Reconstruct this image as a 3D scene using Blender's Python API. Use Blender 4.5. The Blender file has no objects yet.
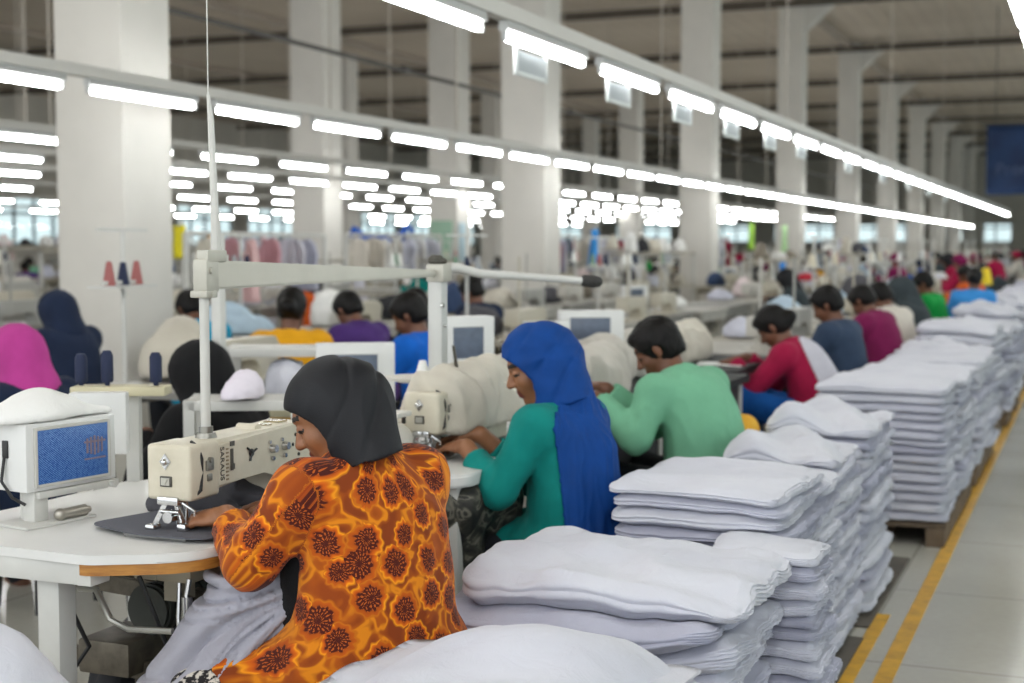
import bpy, bmesh, math, random
import numpy as np
from mathutils import Vector, Matrix, Euler
random.seed(7)
SC = bpy.context.scene
COL = SC.collection
PI = math.pi
R = math.radians

# ------------------------------------------------------------------ objects and tags
def tag(o, label=None, cat=None, group=None, kind=None):
    if label: o['label'] = label
    if cat: o['category'] = cat
    if group: o['group'] = group
    if kind: o['kind'] = kind
    return o

def thing(name, loc=(0, 0, 0), rz=0.0, label=None, cat=None, group=None):
    o = bpy.data.objects.new(name, None)
    o.empty_display_size = 0.05
    COL.objects.link(o)
    o.location = loc
    o.rotation_euler = (0, 0, rz)
    return tag(o, label, cat, group)

def link(name, me, mats=None, parent=None, loc=None, rz=None):
    o = bpy.data.objects.new(name, me)
    COL.objects.link(o)
    if mats is not None:
        for m in (mats if isinstance(mats, (list, tuple)) else [mats]):
            me.materials.append(m)
    if parent is not None: o.parent = parent
    if loc is not None: o.location = loc
    if rz is not None: o.rotation_euler = (0, 0, rz)
    return o

CH = {}
def kids(o):
    return [c for c in o.children]

def dup(root, loc=None, rz=None, label=None, group=None, scale=None):
    r = root.copy(); COL.objects.link(r)
    if loc is not None: r.location = loc
    if rz is not None: r.rotation_euler = (0, 0, rz)
    if scale is not None: r.scale = scale
    if label: r['label'] = label
    if group: r['group'] = group
    for ch in kids(root):
        c = ch.copy(); COL.objects.link(c); c.parent = r
        for g in kids(ch):
            d = g.copy(); COL.objects.link(d); d.parent = c
    return r

ORD = ['first', 'second', 'third', 'fourth', 'fifth', 'sixth', 'seventh', 'eighth', 'ninth', 'tenth', 'eleventh', 'twelfth', 'thirteenth',
       'fourteenth', 'fifteenth', 'sixteenth', 'seventeenth', 'eighteenth', 'nineteenth', 'twentieth']
def ordn(i):
    if i < 20: return ORD[i]
    tens = ['twenty', 'thirty', 'forty', 'fifty', 'sixty'][(i + 1) // 10 - 2]
    u = (i + 1) % 10
    return (tens[:-1] + 'ieth') if u == 0 else tens + '-' + ORD[u - 1]

# ------------------------------------------------------------------ materials
def lin(h):
    if isinstance(h, str):
        c = [int(h[i:i + 2], 16) / 255 for i in (0, 2, 4)]
    else:
        c = [v / 255 for v in h]
    return tuple((v / 12.92 if v <= 0.04045 else ((v + 0.055) / 1.055) ** 2.4) for v in c) + (1.0,)

MATS = {}
class NT:
    def __init__(s, name):
        s.m = bpy.data.materials.new(name); s.m.use_nodes = True
        s.t = s.m.node_tree; s.t.nodes.clear()
        s.out = s.t.nodes.new('ShaderNodeOutputMaterial')
    def n(s, typ, **kw):
        x = s.t.nodes.new('ShaderNode' + typ)
        for k, v in kw.items():
            if k.startswith('i_'):
                key = k[2:]
                key = int(key) if key.isdigit() else key.replace('_', ' ')
                x.inputs[key].default_value = v
            else: setattr(x, k, v)
        return x
    def l(s, a, b): s.t.links.new(a, b)
    def math(s, op, a, b=None, clamp=False):
        x = s.n('Math', operation=op); x.use_clamp = clamp
        for i, v in enumerate((a, b)):
            if v is None: continue
            if isinstance(v, (int, float)): x.inputs[i].default_value = v
            else: s.l(v, x.inputs[i])
        return x.outputs[0]
    def ramp(s, fac, stops, interp='LINEAR'):
        x = s.n('ValToRGB'); cr = x.color_ramp; cr.interpolation = interp
        while len(cr.elements) < len(stops): cr.elements.new(0.5)
        for e, (p, c) in zip(cr.elements, stops):
            e.position = p; e.color = c if len(c) == 4 else tuple(c) + (1,)
        s.l(fac, x.inputs[0]); return x.outputs[0]
    def mix(s, fac, a, b, blend='MIX'):
        x = s.n('Mix', data_type='RGBA', blend_type=blend)
        for i, v in ((0, fac), (6, a), (7, b)):
            if isinstance(v, (int, float)): x.inputs[i].default_value = v
            elif isinstance(v, tuple): x.inputs[i].default_value = v
            else: s.l(v, x.inputs[i])
        return x.outputs[2]

def mk(name, col, rough=0.5, metal=0.0, var=0.0, vscale=4.0, bump=0.0, bscale=60.0, col2=None, sheen=0.0, stretch=None, spec=0.5):
    if name in MATS: return MATS[name]
    g = NT(name)
    b = g.n('BsdfPrincipled')
    b.inputs['Roughness'].default_value = rough
    b.inputs['Metallic'].default_value = metal
    b.inputs['Specular IOR Level'].default_value = spec
    if sheen:
        b.inputs['Sheen Weight'].default_value = sheen
    c = lin(col)
    b.inputs['Base Color'].default_value = c
    tc = None
    if var or bump or col2:
        tc = g.n('TexCoord').outputs['Object']
        if stretch:
            mp = g.n('Mapping'); mp.inputs['Scale'].default_value = stretch
            g.l(tc, mp.inputs[0]); tc = mp.outputs[0]
    if var or col2:
        nz = g.n('TexNoise', i_Scale=vscale, i_Detail=5.0, i_Roughness=0.62)
        g.l(tc, nz.inputs['Vector'])
        c2 = lin(col2) if col2 else tuple(v * (1 - var) for v in c[:3]) + (1,)
        rp = g.ramp(nz.outputs['Fac'], [(0.35, c2), (0.62, c)])
        g.l(rp, b.inputs['Base Color'])
    if bump:
        nb = g.n('TexNoise', i_Scale=bscale, i_Detail=3.0)
        g.l(tc, nb.inputs['Vector'])
        bp = g.n('Bump'); bp.inputs['Strength'].default_value = bump; bp.inputs['Distance'].default_value = 0.01
        g.l(nb.outputs['Fac'], bp.inputs['Height']); g.l(bp.outputs[0], b.inputs['Normal'])
    g.l(b.outputs[0], g.out.inputs[0])
    MATS[name] = g.m
    return g.m

def emit(name, col, strength):
    if name in MATS: return MATS[name]
    g = NT(name); e = g.n('Emission'); e.inputs[0].default_value = lin(col); e.inputs[1].default_value = strength
    g.l(e.outputs[0], g.out.inputs[0]); MATS[name] = g.m
    return g.m

# ------------------------------------------------------------------ mesh builder
class MB:
    def __init__(s): s.bm = bmesh.new()
    def _add(s, tb, M=None):
        me = bpy.data.meshes.new('tmp'); tb.to_mesh(me); tb.free()
        if M is not None: me.transform(M)
        s.bm.from_mesh(me); bpy.data.meshes.remove(me)
        return s
    def box(s, c, d, rz=0, bev=0.0, seg=2, rot=None):
        tb = bmesh.new(); bmesh.ops.create_cube(tb, size=1)
        for v in tb.verts: v.co = Vector((v.co.x * d[0], v.co.y * d[1], v.co.z * d[2]))
        if bev: bmesh.ops.bevel(tb, geom=tb.edges[:], offset=min(bev, min(d) * 0.48), segments=seg, profile=0.6, affect='EDGES')
        E = Euler(rot).to_matrix().to_4x4() if rot else Matrix.Rotation(rz, 4, 'Z')
        return s._add(tb, Matrix.Translation(c) @ E)
    def bar(s, a, b, w, h=None, bev=0.0, w2=None, h2=None):
        """a square bar from a to b, w wide, h tall; w2/h2 at the far end."""
        a, b = Vector(a), Vector(b); d = b - a; L = d.length
        h = h or w
        tb = bmesh.new(); bmesh.ops.create_cube(tb, size=1)
        for v in tb.verts:
            far = v.co.z > 0
            ww = (w2 or w) if far else w; hh = (h2 or h) if far else h
            v.co = Vector((v.co.x * ww, v.co.y * hh, v.co.z * L))
        if bev: bmesh.ops.bevel(tb, geom=tb.edges[:], offset=bev, segments=2, affect='EDGES')
        z = d.normalized()
        upv = Vector((0, 0, 1)) if abs(z.z) < 0.98 else Vector((0, 1, 0))
        x = upv.cross(z).normalized(); y = z.cross(x)
        Rm = Matrix((x, y, z)).transposed().to_4x4()
        return s._add(tb, Matrix.Translation((a + b) / 2) @ Rm)
    def cyl(s, a, b, ra, rb=None, n=16, cap=True):
        a, b = Vector(a), Vector(b); d = b - a
        tb = bmesh.new()
        bmesh.ops.create_cone(tb, cap_ends=cap, segments=n, radius1=ra, radius2=ra if rb is None else rb, depth=d.length)
        q = Vector((0, 0, 1)).rotation_difference(d.normalized())
        return s._add(tb, Matrix.Translation((a + b) / 2) @ q.to_matrix().to_4x4())
    def tube(s, pts, r, n=8, caps=True):
        P = [Vector(p) for p in pts]; tb = bmesh.new(); rings = []
        rr = r if isinstance(r, (list, tuple)) else [r] * len(P)
        prev = None
        for i, p in enumerate(P):
            d = (P[min(i + 1, len(P) - 1)] - P[max(i - 1, 0)]).normalized()
            if prev is None:
                u = d.orthogonal().normalized()
            else:
                u = (prev - d * prev.dot(d)).normalized()
            prev = u; w = d.cross(u)
            rings.append([tb.verts.new(p + (u * math.cos(2 * PI * k / n) + w * math.sin(2 * PI * k / n)) * rr[i]) for k in range(n)])
        for a, b in zip(rings, rings[1:]):
            for k in range(n): tb.faces.new((a[k], a[(k + 1) % n], b[(k + 1) % n], b[k]))
        if caps:
            tb.faces.new(rings[0][::-1]); tb.faces.new(rings[-1])
        return s._add(tb)
    def lathe(s, prof, n=20, loc=(0, 0, 0), M=None):
        tb = bmesh.new(); rings = []
        for r, z in prof:
            rings.append([tb.verts.new((max(r, 1e-4) * math.cos(2 * PI * k / n), max(r, 1e-4) * math.sin(2 * PI * k / n), z)) for k in range(n)])
        for a, b in zip(rings, rings[1:]):
            for k in range(n): tb.faces.new((a[k], a[(k + 1) % n], b[(k + 1) % n], b[k]))
        tb.faces.new(rings[0][::-1]); tb.faces.new(rings[-1])
        return s._add(tb, (Matrix.Translation(loc) @ M) if M is not None else Matrix.Translation(loc))
    def prism(s, poly, z0, z1, bev=0.0, M=None, seg=2):
        tb = bmesh.new()
        a = [tb.verts.new((x, y, z0)) for x, y in poly]; b = [tb.verts.new((x, y, z1)) for x, y in poly]
        n = len(poly)
        f0 = tb.faces.new(a[::-1]); f1 = tb.faces.new(b)
        for k in range(n): tb.faces.new((a[k], a[(k + 1) % n], b[(k + 1) % n], b[k]))
        if bev:
            ed = list({e for f in (f0, f1) for e in f.edges})
            bmesh.ops.bevel(tb, geom=ed, offset=bev, segments=seg, affect='EDGES')
        return s._add(tb, M)
    def sph(s, c, r, n=16, sc=(1, 1, 1), M=None):
        tb = bmesh.new(); bmesh.ops.create_uvsphere(tb, u_segments=n, v_segments=max(6, n // 2), radius=r)
        T = Matrix.Translation(c) @ (M if M is not None else Matrix.Identity(4)) @ Matrix.Diagonal((*sc, 1))
        return s._add(tb, T)
    def mesh(s, name, ang=38, smooth=True):
        bmesh.ops.recalc_face_normals(s.bm, faces=s.bm.faces[:])
        me = bpy.data.meshes.new(name); s.bm.to_mesh(me); s.bm.free()
        if smooth:
            me.shade_smooth(); me.set_sharp_from_angle(angle=R(ang))
        return me
    def build(s, name, mats=None, parent=None, loc=None, rz=None, ang=38, smooth=True):
        return link(name, s.mesh(name, ang, smooth), mats, parent, loc, rz)

def mesh_np(name, V, Q, T=None):
    """a mesh from numpy vertices and quads (and triangles)."""
    me = bpy.data.meshes.new(name)
    V = np.asarray(V, np.float32); Q = np.asarray(Q, np.int32).reshape(-1, 4)
    nT = 0 if T is None else len(T)
    me.vertices.add(len(V)); me.vertices.foreach_set('co', V.ravel())
    li = Q.ravel() if not nT else np.concatenate([Q.ravel(), np.asarray(T, np.int32).ravel()])
    me.loops.add(len(li)); me.loops.foreach_set('vertex_index', li)
    st = np.arange(len(Q), dtype=np.int32) * 4
    if nT: st = np.concatenate([st, len(Q) * 4 + np.arange(nT, dtype=np.int32) * 3])
    me.polygons.add(len(st)); me.polygons.foreach_set('loop_start', st)
    me.update(calc_edges=True); me.validate()
    me.shade_smooth()
    return me

# ------------------------------------------------------------------ numpy noise
_rng = np.random.RandomState(11)
_PERM = _rng.permutation(512)
_GR = _rng.normal(size=(512, 3)); _GR /= np.linalg.norm(_GR, axis=1)[:, None]
def pnoise(p):
    """gradient noise on an (n,3) array, about -0.7..0.7"""
    p = np.asarray(p, float); i = np.floor(p).astype(int); f = p - i
    u = f * f * f * (f * (f * 6 - 15) + 10)
    out = 0
    def h(a, b, c): return _PERM[(_PERM[(_PERM[a & 511] + b) & 511] + c) & 511]
    for dx in (0, 1):
        for dy in (0, 1):
            for dz in (0, 1):
                g = _GR[h(i[:, 0] + dx, i[:, 1] + dy, i[:, 2] + dz)]
                dot = g[:, 0] * (f[:, 0] - dx) + g[:, 1] * (f[:, 1] - dy) + g[:, 2] * (f[:, 2] - dz)
                w = (u[:, 0] if dx else 1 - u[:, 0]) * (u[:, 1] if dy else 1 - u[:, 1]) * (u[:, 2] if dz else 1 - u[:, 2])
                out = out + w * dot
    return out
def fbm(p, oct=3):
    p = np.asarray(p, float); a, o = 1.0, 0
    for k in range(oct):
        o = o + a * pnoise(p * 2 ** k + 17.3 * k); a *= 0.5
    return o

# ------------------------------------------------------------------ signed distance shapes and their surface
class Grid:
    def __init__(s, lo, hi, h):
        s.lo = np.array(lo, float); s.h = h
        s.n = np.ceil((np.array(hi, float) - s.lo) / h).astype(int) + 1
        s.ax = [s.lo[k] + h * np.arange(s.n[k]) for k in range(3)]
    def new(s): return np.full(s.n, 0.3, np.float32)
    def _sub(s, lo, hi):
        a = np.clip(np.floor((np.array(lo) - s.lo) / s.h).astype(int), 0, s.n)
        b = np.clip(np.ceil((np.array(hi) - s.lo) / s.h).astype(int) + 1, 0, s.n)
        if np.any(b <= a): return None, None
        sl = tuple(slice(a[k], b[k]) for k in range(3))
        P = [s.ax[k][sl[k]].reshape([-1 if j == k else 1 for j in range(3)]) for k in range(3)]
        return sl, P
    def _dist(s, pr, pad):
        t = pr[0]
        if t == 'c':      # round cone a, b, ra, rb, flat(optional)
            a, b, ra, rb = (np.array(pr[1], float), np.array(pr[2], float), pr[3], pr[4])
            flat = pr[5] if len(pr) > 5 else 0
            m = max(ra, rb) + pad
            sl, P = s._sub(np.minimum(a, b) - m, np.maximum(a, b) + m)
            if sl is None: return None, None
            d = b - a; L2 = max(d @ d, 1e-9)
            t_ = ((P[0] - a[0]) * d[0] + (P[1] - a[1]) * d[1] + (P[2] - a[2]) * d[2]) / L2
            tc = np.clip(t_, 0, 1)
            D = np.sqrt((P[0] - a[0] - tc * d[0]) ** 2 + (P[1] - a[1] - tc * d[1]) ** 2 + (P[2] - a[2] - tc * d[2]) ** 2) - (ra + (rb - ra) * tc)
            if flat: D = np.maximum(D, (t_ - 1) * math.sqrt(L2))
            return sl, D
        if t == 'e':      # ellipsoid c, r, Rm (columns = axes)
            c, r = np.array(pr[1], float), np.array(pr[2], float)
            Rm = np.array(pr[3]) if len(pr) > 3 and pr[3] is not None else np.eye(3)
            ext = np.sqrt(((Rm * r) ** 2).sum(1)) + pad
            sl, P = s._sub(c - ext, c + ext)
            if sl is None: return None, None
            q = [P[k] - c[k] for k in range(3)]
            l = [q[0] * Rm[0, k] + q[1] * Rm[1, k] + q[2] * Rm[2, k] for k in range(3)]
            k0 = np.sqrt(sum((l[k] / r[k]) ** 2 for k in range(3))); k1 = np.sqrt(sum((l[k] / r[k] ** 2) ** 2 for k in range(3))) + 1e-9
            return sl, k0 * (k0 - 1) / k1
    def add(s, F, prims, k=0.02):
        for pr in prims:
            kk = k
            if isinstance(pr[0], (int, float)): kk, pr = pr[0], pr[1:]
            sl, D = s._dist(pr, kk + 3 * s.h + 0.02)
            if sl is None: continue
            A = F[sl]
            if kk > 0:
                hh = np.maximum(kk - np.abs(A - D), 0) / kk
                F[sl] = np.minimum(A, D) - hh * hh * kk * 0.25
            else: F[sl] = np.minimum(A, D)
        return F
    def sub(s, F, prims, k=0.01):
        for pr in prims:
            sl, D = s._dist(pr, k + 3 * s.h + 0.02)
            if sl is None: continue
            A = F[sl]; D = -D
            hh = np.maximum(k - np.abs(A - D), 0) / max(k, 1e-6)
            F[sl] = np.maximum(A, D) + hh * hh * k * 0.25
        return F
    def plane(s, n, c):
        """distance field n.p - c over the whole grid"""
        return (n[0] * s.ax[0][:, None, None] + n[1] * s.ax[1][None, :, None] + n[2] * s.ax[2][None, None, :] - c).astype(np.float32)
    def surf(s, F):
        F = F.copy()
        F[0] = F[-1] = 0.1; F[:, 0] = F[:, -1] = 0.1; F[:, :, 0] = F[:, :, -1] = 0.1
        I = F < 0
        cnt = np.zeros(np.array(F.shape) - 1, np.uint8)
        for dx in (0, 1):
            for dy in (0, 1):
                for dz in (0, 1):
                    cnt += I[dx:dx + cnt.shape[0], dy:dy + cnt.shape[1], dz:dz + cnt.shape[2]]
        act = np.argwhere((cnt > 0) & (cnt < 8))
        idx = np.full(cnt.shape, -1, np.int32)
        idx[act[:, 0], act[:, 1], act[:, 2]] = np.arange(len(act))
        acc = np.zeros((len(act), 3)); num = np.zeros(len(act))
        cs = [(0, 0, 0), (1, 0, 0), (0, 1, 0), (1, 1, 0), (0, 0, 1), (1, 0, 1), (0, 1, 1), (1, 1, 1)]
        val = [F[act[:, 0] + c[0], act[:, 1] + c[1], act[:, 2] + c[2]].astype(float) for c in cs]
        for i in range(8):
            for b in (1, 2, 4):
                j = i | b
                if j == i: continue
                m = (val[i] < 0) != (val[j] < 0)
                t = np.where(m, val[i] / np.where(m, val[i] - val[j], 1), 0)
                ci, cj = np.array(cs[i], float), np.array(cs[j], float)
                acc += np.where(m[:, None], ci + t[:, None] * (cj - ci), 0); num += m
        V = s.lo + s.h * (act + acc / np.maximum(num, 1)[:, None])
        quads = []
        for a in range(3):
            b, c = (a + 1) % 3, (a + 2) % 3
            sl0 = [slice(1, -1)] * 3; sl1 = [slice(1, -1)] * 3
            sl0[a] = slice(0, -1); sl1[a] = slice(1, None)
            A, B = I[tuple(sl0)], I[tuple(sl1)]
            e = np.argwhere(A != B)
            if not len(e): continue
            fl = A[e[:, 0], e[:, 1], e[:, 2]]
            e = e + 1; e[:, a] -= 1
            def cell(db, dc):
                q = e.copy(); q[:, b] += db; q[:, c] += dc
                return idx[q[:, 0], q[:, 1], q[:, 2]]
            q = np.stack([cell(-1, -1), cell(0, -1), cell(0, 0), cell(-1, 0)], 1)
            q[~fl] = q[~fl][:, ::-1]
            quads.append(q)
        Q = np.concatenate(quads); Q = Q[(Q >= 0).all(1)]
        return V, Q

def relax(V, Q, it=2, f=0.5):
    E = np.concatenate([Q[:, [0, 1]], Q[:, [1, 2]], Q[:, [2, 3]], Q[:, [3, 0]]])
    E = np.concatenate([E, E[:, ::-1]])
    d = np.bincount(E[:, 0], minlength=len(V))[:, None]
    for _ in range(it):
        S = np.stack([np.bincount(E[:, 0], weights=V[E[:, 1], k], minlength=len(V)) for k in range(3)], 1)
        V = V + f * (S / np.maximum(d, 1) - V)
    return V

def vnormals(V, Q):
    n = np.cross(V[Q[:, 2]] - V[Q[:, 0]], V[Q[:, 3]] - V[Q[:, 1]])
    N = np.zeros_like(V)
    for k in range(4):
        for a in range(3): N[:, a] += np.bincount(Q[:, k], weights=n[:, a], minlength=len(V))
    return N / (np.linalg.norm(N, axis=1)[:, None] + 1e-12)

def axes(fwd, up=(0, 0, 1)):
    f = np.array(fwd, float); f /= np.linalg.norm(f); u = np.array(up, float)
    l = np.cross(u, f); l /= np.linalg.norm(l); u = np.cross(f, l)
    return np.stack([f, l, u], 1)        # columns: forward, left, up
# ================================================================== camera
cam = bpy.data.cameras.new('camera'); camo = bpy.data.objects.new('camera', cam); COL.objects.link(camo)
cam.sensor_width = 36; cam.lens = 50; cam.clip_end = 300
camo.location = (0, 0, 1.5)
_y, _p = R(22.3), math.atan(95.5 / 1422.2)
camo.rotation_euler = (PI / 2 - _p, 0, _y)
cam.dof.use_dof = True; cam.dof.focus_distance = 3.3; cam.dof.aperture_fstop = 3.0
SC.camera = camo
SC.view_settings.view_transform = 'Standard'; SC.view_settings.look = 'None'
SC.view_settings.gamma = 1; SC.view_settings.use_curve_mapping = False
SC.view_settings.exposure = 0.12
SC.cycles.use_denoising = True
SC.cycles.max_bounces = 7; SC.cycles.diffuse_bounces = 4; SC.cycles.glossy_bounces = 3; SC.cycles.transmission_bounces = 4
SC.cycles.caustics_reflective = False; SC.cycles.caustics_refractive = False
SC.cycles.sample_clamp_indirect = 6
SC.cycles.use_light_tree = True

w = bpy.data.worlds.new('daylight'); SC.world = w; w.use_nodes = True
bg = w.node_tree.nodes['Background']; bg.inputs[0].default_value = (0.92, 0.97, 1.0, 1); bg.inputs[1].default_value = 2.0

# ================================================================== shell
def floor_mat():
    g = NT('polished_concrete'); b = g.n('BsdfPrincipled')
    tc = g.n('TexCoord').outputs['Object']
    nz = g.n('TexNoise', i_Scale=0.9, i_Detail=2.5, i_Roughness=0.6); g.l(tc, nz.inputs['Vector'])
    c = g.ramp(nz.outputs['Fac'], [(0.25, lin('bab8ae')), (0.75, lin('c9c7bd'))])
    sp = g.n('TexNoise', i_Scale=28.0, i_Detail=4.0); g.l(tc, sp.inputs['Vector'])
    c = g.mix(g.math('MULTIPLY', sp.outputs['Fac'], 0.25), c, lin('8f8b83'))
    # joints between the slabs
    sx = g.n('SeparateXYZ'); g.l(tc, sx.inputs[0])
    jy = g.math('LESS_THAN', g.math('ABSOLUTE', g.math('SUBTRACT', g.math('FRACT', g.math('DIVIDE', sx.outputs[1], 1.15)), 0.5)), 0.006)
    jx = g.math('LESS_THAN', g.math('ABSOLUTE', g.math('SUBTRACT', g.math('FRACT', g.math('ADD', g.math('DIVIDE', sx.outputs[0], 1.15), 0.18)), 0.5)), 0.006)
    j = g.math('MAXIMUM', jy, jx)
    c = g.mix(g.math('MULTIPLY', j, 0.45), c, lin('77736c'))
    g.l(c, b.inputs['Base Color'])
    g.l(g.ramp(nz.outputs['Fac'], [(0.3, (0.14,) * 3), (0.7, (0.24,) * 3)]), b.inputs['Roughness'])
    b.inputs['Specular IOR Level'].default_value = 0.6
    g.l(b.outputs[0], g.out.inputs[0]); return g.m

def ceil_mat():
    g = NT('corrugated_roof_sheet'); b = g.n('BsdfPrincipled'); b.inputs['Roughness'].default_value = 0.75
    tc = g.n('TexCoord').outputs['Object']; sx = g.n('SeparateXYZ'); g.l(tc, sx.inputs[0])
    wv = g.math('SINE', g.math('MULTIPLY', sx.outputs[0], 2 * PI / 0.45))
    nz = g.n('TexNoise', i_Scale=0.35, i_Detail=5.0); g.l(tc, nz.inputs['Vector'])
    c = g.ramp(nz.outputs['Fac'], [(0.3, lin('b3a696')), (0.7, lin('c4b8a8'))])
    c = g.mix(g.math('MULTIPLY', g.math('GREATER_THAN', wv, 0.85), 0.18), c, lin('958a7d'))
    g.l(c, b.inputs['Base Color'])
    bp = g.n('Bump'); bp.inputs['Strength'].default_value = 0.35; bp.inputs['Distance'].default_value = 0.03
    g.l(wv, bp.inputs['Height']); g.l(bp.outputs[0], b.inputs['Normal'])
    g.l(b.outputs[0], g.out.inputs[0]); return g.m

WALLM = mk('wall_paint', 'bdb8ae', 0.8, var=0.12, vscale=0.5)
COLM = mk('column_plaster', 'd3cfc8', 0.75, var=0.07, vscale=1.2, bump=0.08, bscale=30)
BEAM = mk('dark_steel_beam', '5a5148', 0.6, var=0.2)
XL, XR, Y0, Y1, ZC = -40.0, 9.0, -6.0, 96.0, 7.4
def struct(o): o['kind'] = 'structure'; return o
struct(MB().box(((XL + XR) / 2, (Y0 + Y1) / 2, -0.1), (XR - XL, Y1 - Y0, 0.2)).build('floor', floor_mat(), smooth=False))
struct(MB().box(((XL + XR) / 2, (Y0 + Y1) / 2, ZC + 0.3), (XR - XL, Y1 - Y0, 0.2)).build('ceiling', ceil_mat(), smooth=False))
# walls with window openings
def wall_with_windows(name, axis, pos, a0, a1, wins, z0, z1, nm0, gl=None):
    m = MB(); t = 0.25
    def bx(u0, u1, q0, q1):
        if axis == 'x': m.box((pos, (u0 + u1) / 2, (q0 + q1) / 2), (t, u1 - u0, q1 - q0))
        else: m.box(((u0 + u1) / 2, pos, (q0 + q1) / 2), (u1 - u0, t, q1 - q0))
    bx(a0, a1, 0, z0); bx(a0, a1, z1, ZC + 0.2)
    prev = a0
    for u0, u1 in wins:
        if u0 > prev: bx(prev, u0, z0, z1)
        prev = u1
    bx(prev, a1, z0, z1)
    struct(m.build(name, WALLM, smooth=False))
    fr = mk('window_frame_paint', '6f7b80', 0.5)
    for i, (u0, u1) in enumerate(wins):
        f = MB(); n = 4
        def fb(c0, c1, q0, q1):
            if axis == 'x': f.box((pos, (c0 + c1) / 2, (q0 + q1) / 2), (0.09, c1 - c0, q1 - q0))
            else: f.box(((c0 + c1) / 2, pos, (q0 + q1) / 2), (c1 - c0, 0.09, q1 - q0))
        for k in range(n + 1):
            u = u0 + (u1 - u0) * k / n; fb(u - 0.05, u + 0.05, z0, z1)
        for q in (z0 + 0.05, (z0 + z1) / 2 + 0.3, z1 - 0.05): fb(u0, u1, q - 0.05, q + 0.05)
        wf = struct(f.build('window_%d' % (nm0 + i), fr, smooth=False))
        p = MB()
        if axis == 'x': p.box((pos, (u0 + u1) / 2, (z0 + z1) / 2), (0.012, u1 - u0, z1 - z0))
        else: p.box(((u0 + u1) / 2, pos, (z0 + z1) / 2), (u1 - u0, 0.012, z1 - z0))
        p.build('pane', gl or GLASS, wf, smooth=False)
def glass(nm, tint):
    g = NT(nm); t = g.n('BsdfTransparent'); t.inputs[0].default_value = tint
    gl = g.n('BsdfGlossy'); gl.inputs['Roughness'].default_value = 0.05
    mx = g.n('MixShader'); mx.inputs[0].default_value = 0.06
    g.l(t.outputs[0], mx.inputs[1]); g.l(gl.outputs[0], mx.inputs[2]); g.l(mx.outputs[0], g.out.inputs[0]); return g.m
GLASS = glass('window_glass', (0.93, 0.98, 0.97, 1)); GLASSD = glass('dimmed_window_glass', (0.66, 0.72, 0.72, 1))  # the darker pane's tint is put in to dim the sky behind it
wall_with_windows('wall_left', 'x', XL, Y0, Y1, [(y, y + 4.6) for y in np.arange(32, 92, 6.0)], 1.5, 3.5, 1, GLASSD)
wall_with_windows('wall_end', 'y', Y1, XL, XR, [(x, x + 4.0) for x in np.arange(-37, 4, 5.6)], 1.7, 3.0, 11, GLASSD)
wall_with_windows('wall_right', 'x', XR, Y0, Y1, [(y, y + 5.0) for y in np.arange(-4, 90, 6.2)], 0.9, 6.6, 21)  # unseen wall; its tall windows are added to let in daylight for the ceiling

# columns: one line beside the first rows, two more farther in
for i in range(11):
    y = 8.72 * (i + 1)
    m = MB().box((-7.0, y + 0.3, ZC / 2 + 0.1), (0.62, 0.6, ZC + 0.2), bev=0.02)
    struct(m.build('column', COLM))
    hb = MB().prism([(-6.69, ZC - 0.7), (-6.69, ZC + 0.05), (-5.9, ZC + 0.05)], y + 0.12, y + 0.48, M=Matrix(((1, 0, 0, 0), (0, 0, 1, 0), (0, 1, 0, 0), (0, 0, 0, 1))))
    struct(hb.build('column_haunch', COLM, smooth=False))
for x, y in ((-12.6, 22.0), (-12.3, 27.0), (-14.0, 36.5), (-14.0, 45.0), (-14.0, 54.0), (-22, 40), (-22, 52), (-22, 64)):
    struct(MB().box((x - 0.33, y + 0.33, ZC / 2 + 0.1), (0.66, 0.66, ZC + 0.2), bev=0.02).build('column', COLM))
for i in range(11):
    y = 8.72 * (i + 1)
    struct(MB().box(((XL + XR) / 2, y, ZC - 0.02), (XR - XL, 0.11, 0.2)).build('ceiling_beam', BEAM, smooth=False))
for x in (-34, -28, -20.5, -7.0, 1.5):
    struct(MB().box((x, (Y0 + Y1) / 2, ZC + 0.1), (0.16, Y1 - Y0, 0.18)).build('ceiling_beam', mk('girder_paint', '9c9084', 0.7), smooth=False))

# ---- floor markings
YEL = mk('yellow_floor_paint', 'd9a513', 0.45, col2='b98a1a', vscale=9)
struct(MB().box((-0.645, 45, 0.001), (0.062, 102, 0.003)).build('floor_marking', YEL, smooth=False))
for y0, y1 in ((2.0, 5.86),):
    struct(MB().box((-0.765, (y0 + y1) / 2, 0.001), (0.055, y1 - y0, 0.003)).build('floor_marking', YEL, smooth=False))

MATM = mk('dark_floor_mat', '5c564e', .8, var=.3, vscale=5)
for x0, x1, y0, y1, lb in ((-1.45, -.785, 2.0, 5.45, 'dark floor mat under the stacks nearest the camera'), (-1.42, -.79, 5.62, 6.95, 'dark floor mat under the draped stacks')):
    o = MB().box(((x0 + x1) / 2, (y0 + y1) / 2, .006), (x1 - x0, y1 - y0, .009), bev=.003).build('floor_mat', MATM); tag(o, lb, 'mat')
# ================================================================== lights
TUBE = emit('fluorescent_tube', 'fafdfd', 36.0)
TRAY = mk('light_tray_paint', 'c9c6c0', 0.5)
TRAYD = mk('light_housing', 'b9bab8', 0.4)
ZL = 2.55
def tube_mesh(L=1.10, r=0.021):
    m = MB(); m.cyl((0, -L / 2, -0.034), (0, L / 2, -0.034), r, n=10)
    return m.mesh('tube')
def house_mesh(L=1.22):
    m = MB(); m.prism([(-0.028, 0), (0.028, 0), (0.022, 0.045), (-0.022, 0.045)], -L / 2, L / 2, M=Matrix(((1, 0, 0, 0), (0, 0, 1, 0), (0, 1, 0, 0), (0, 0, 0, 1))))
    for q in (-1, 1): m.box((0, q * (L / 2 - .012), -.026), (.026, .022, .055), bev=.005)
    return m.mesh('housing')
tm, hm = tube_mesh(), house_mesh(); tm.materials.append(TUBE); hm.materials.append(TRAYD)
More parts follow.
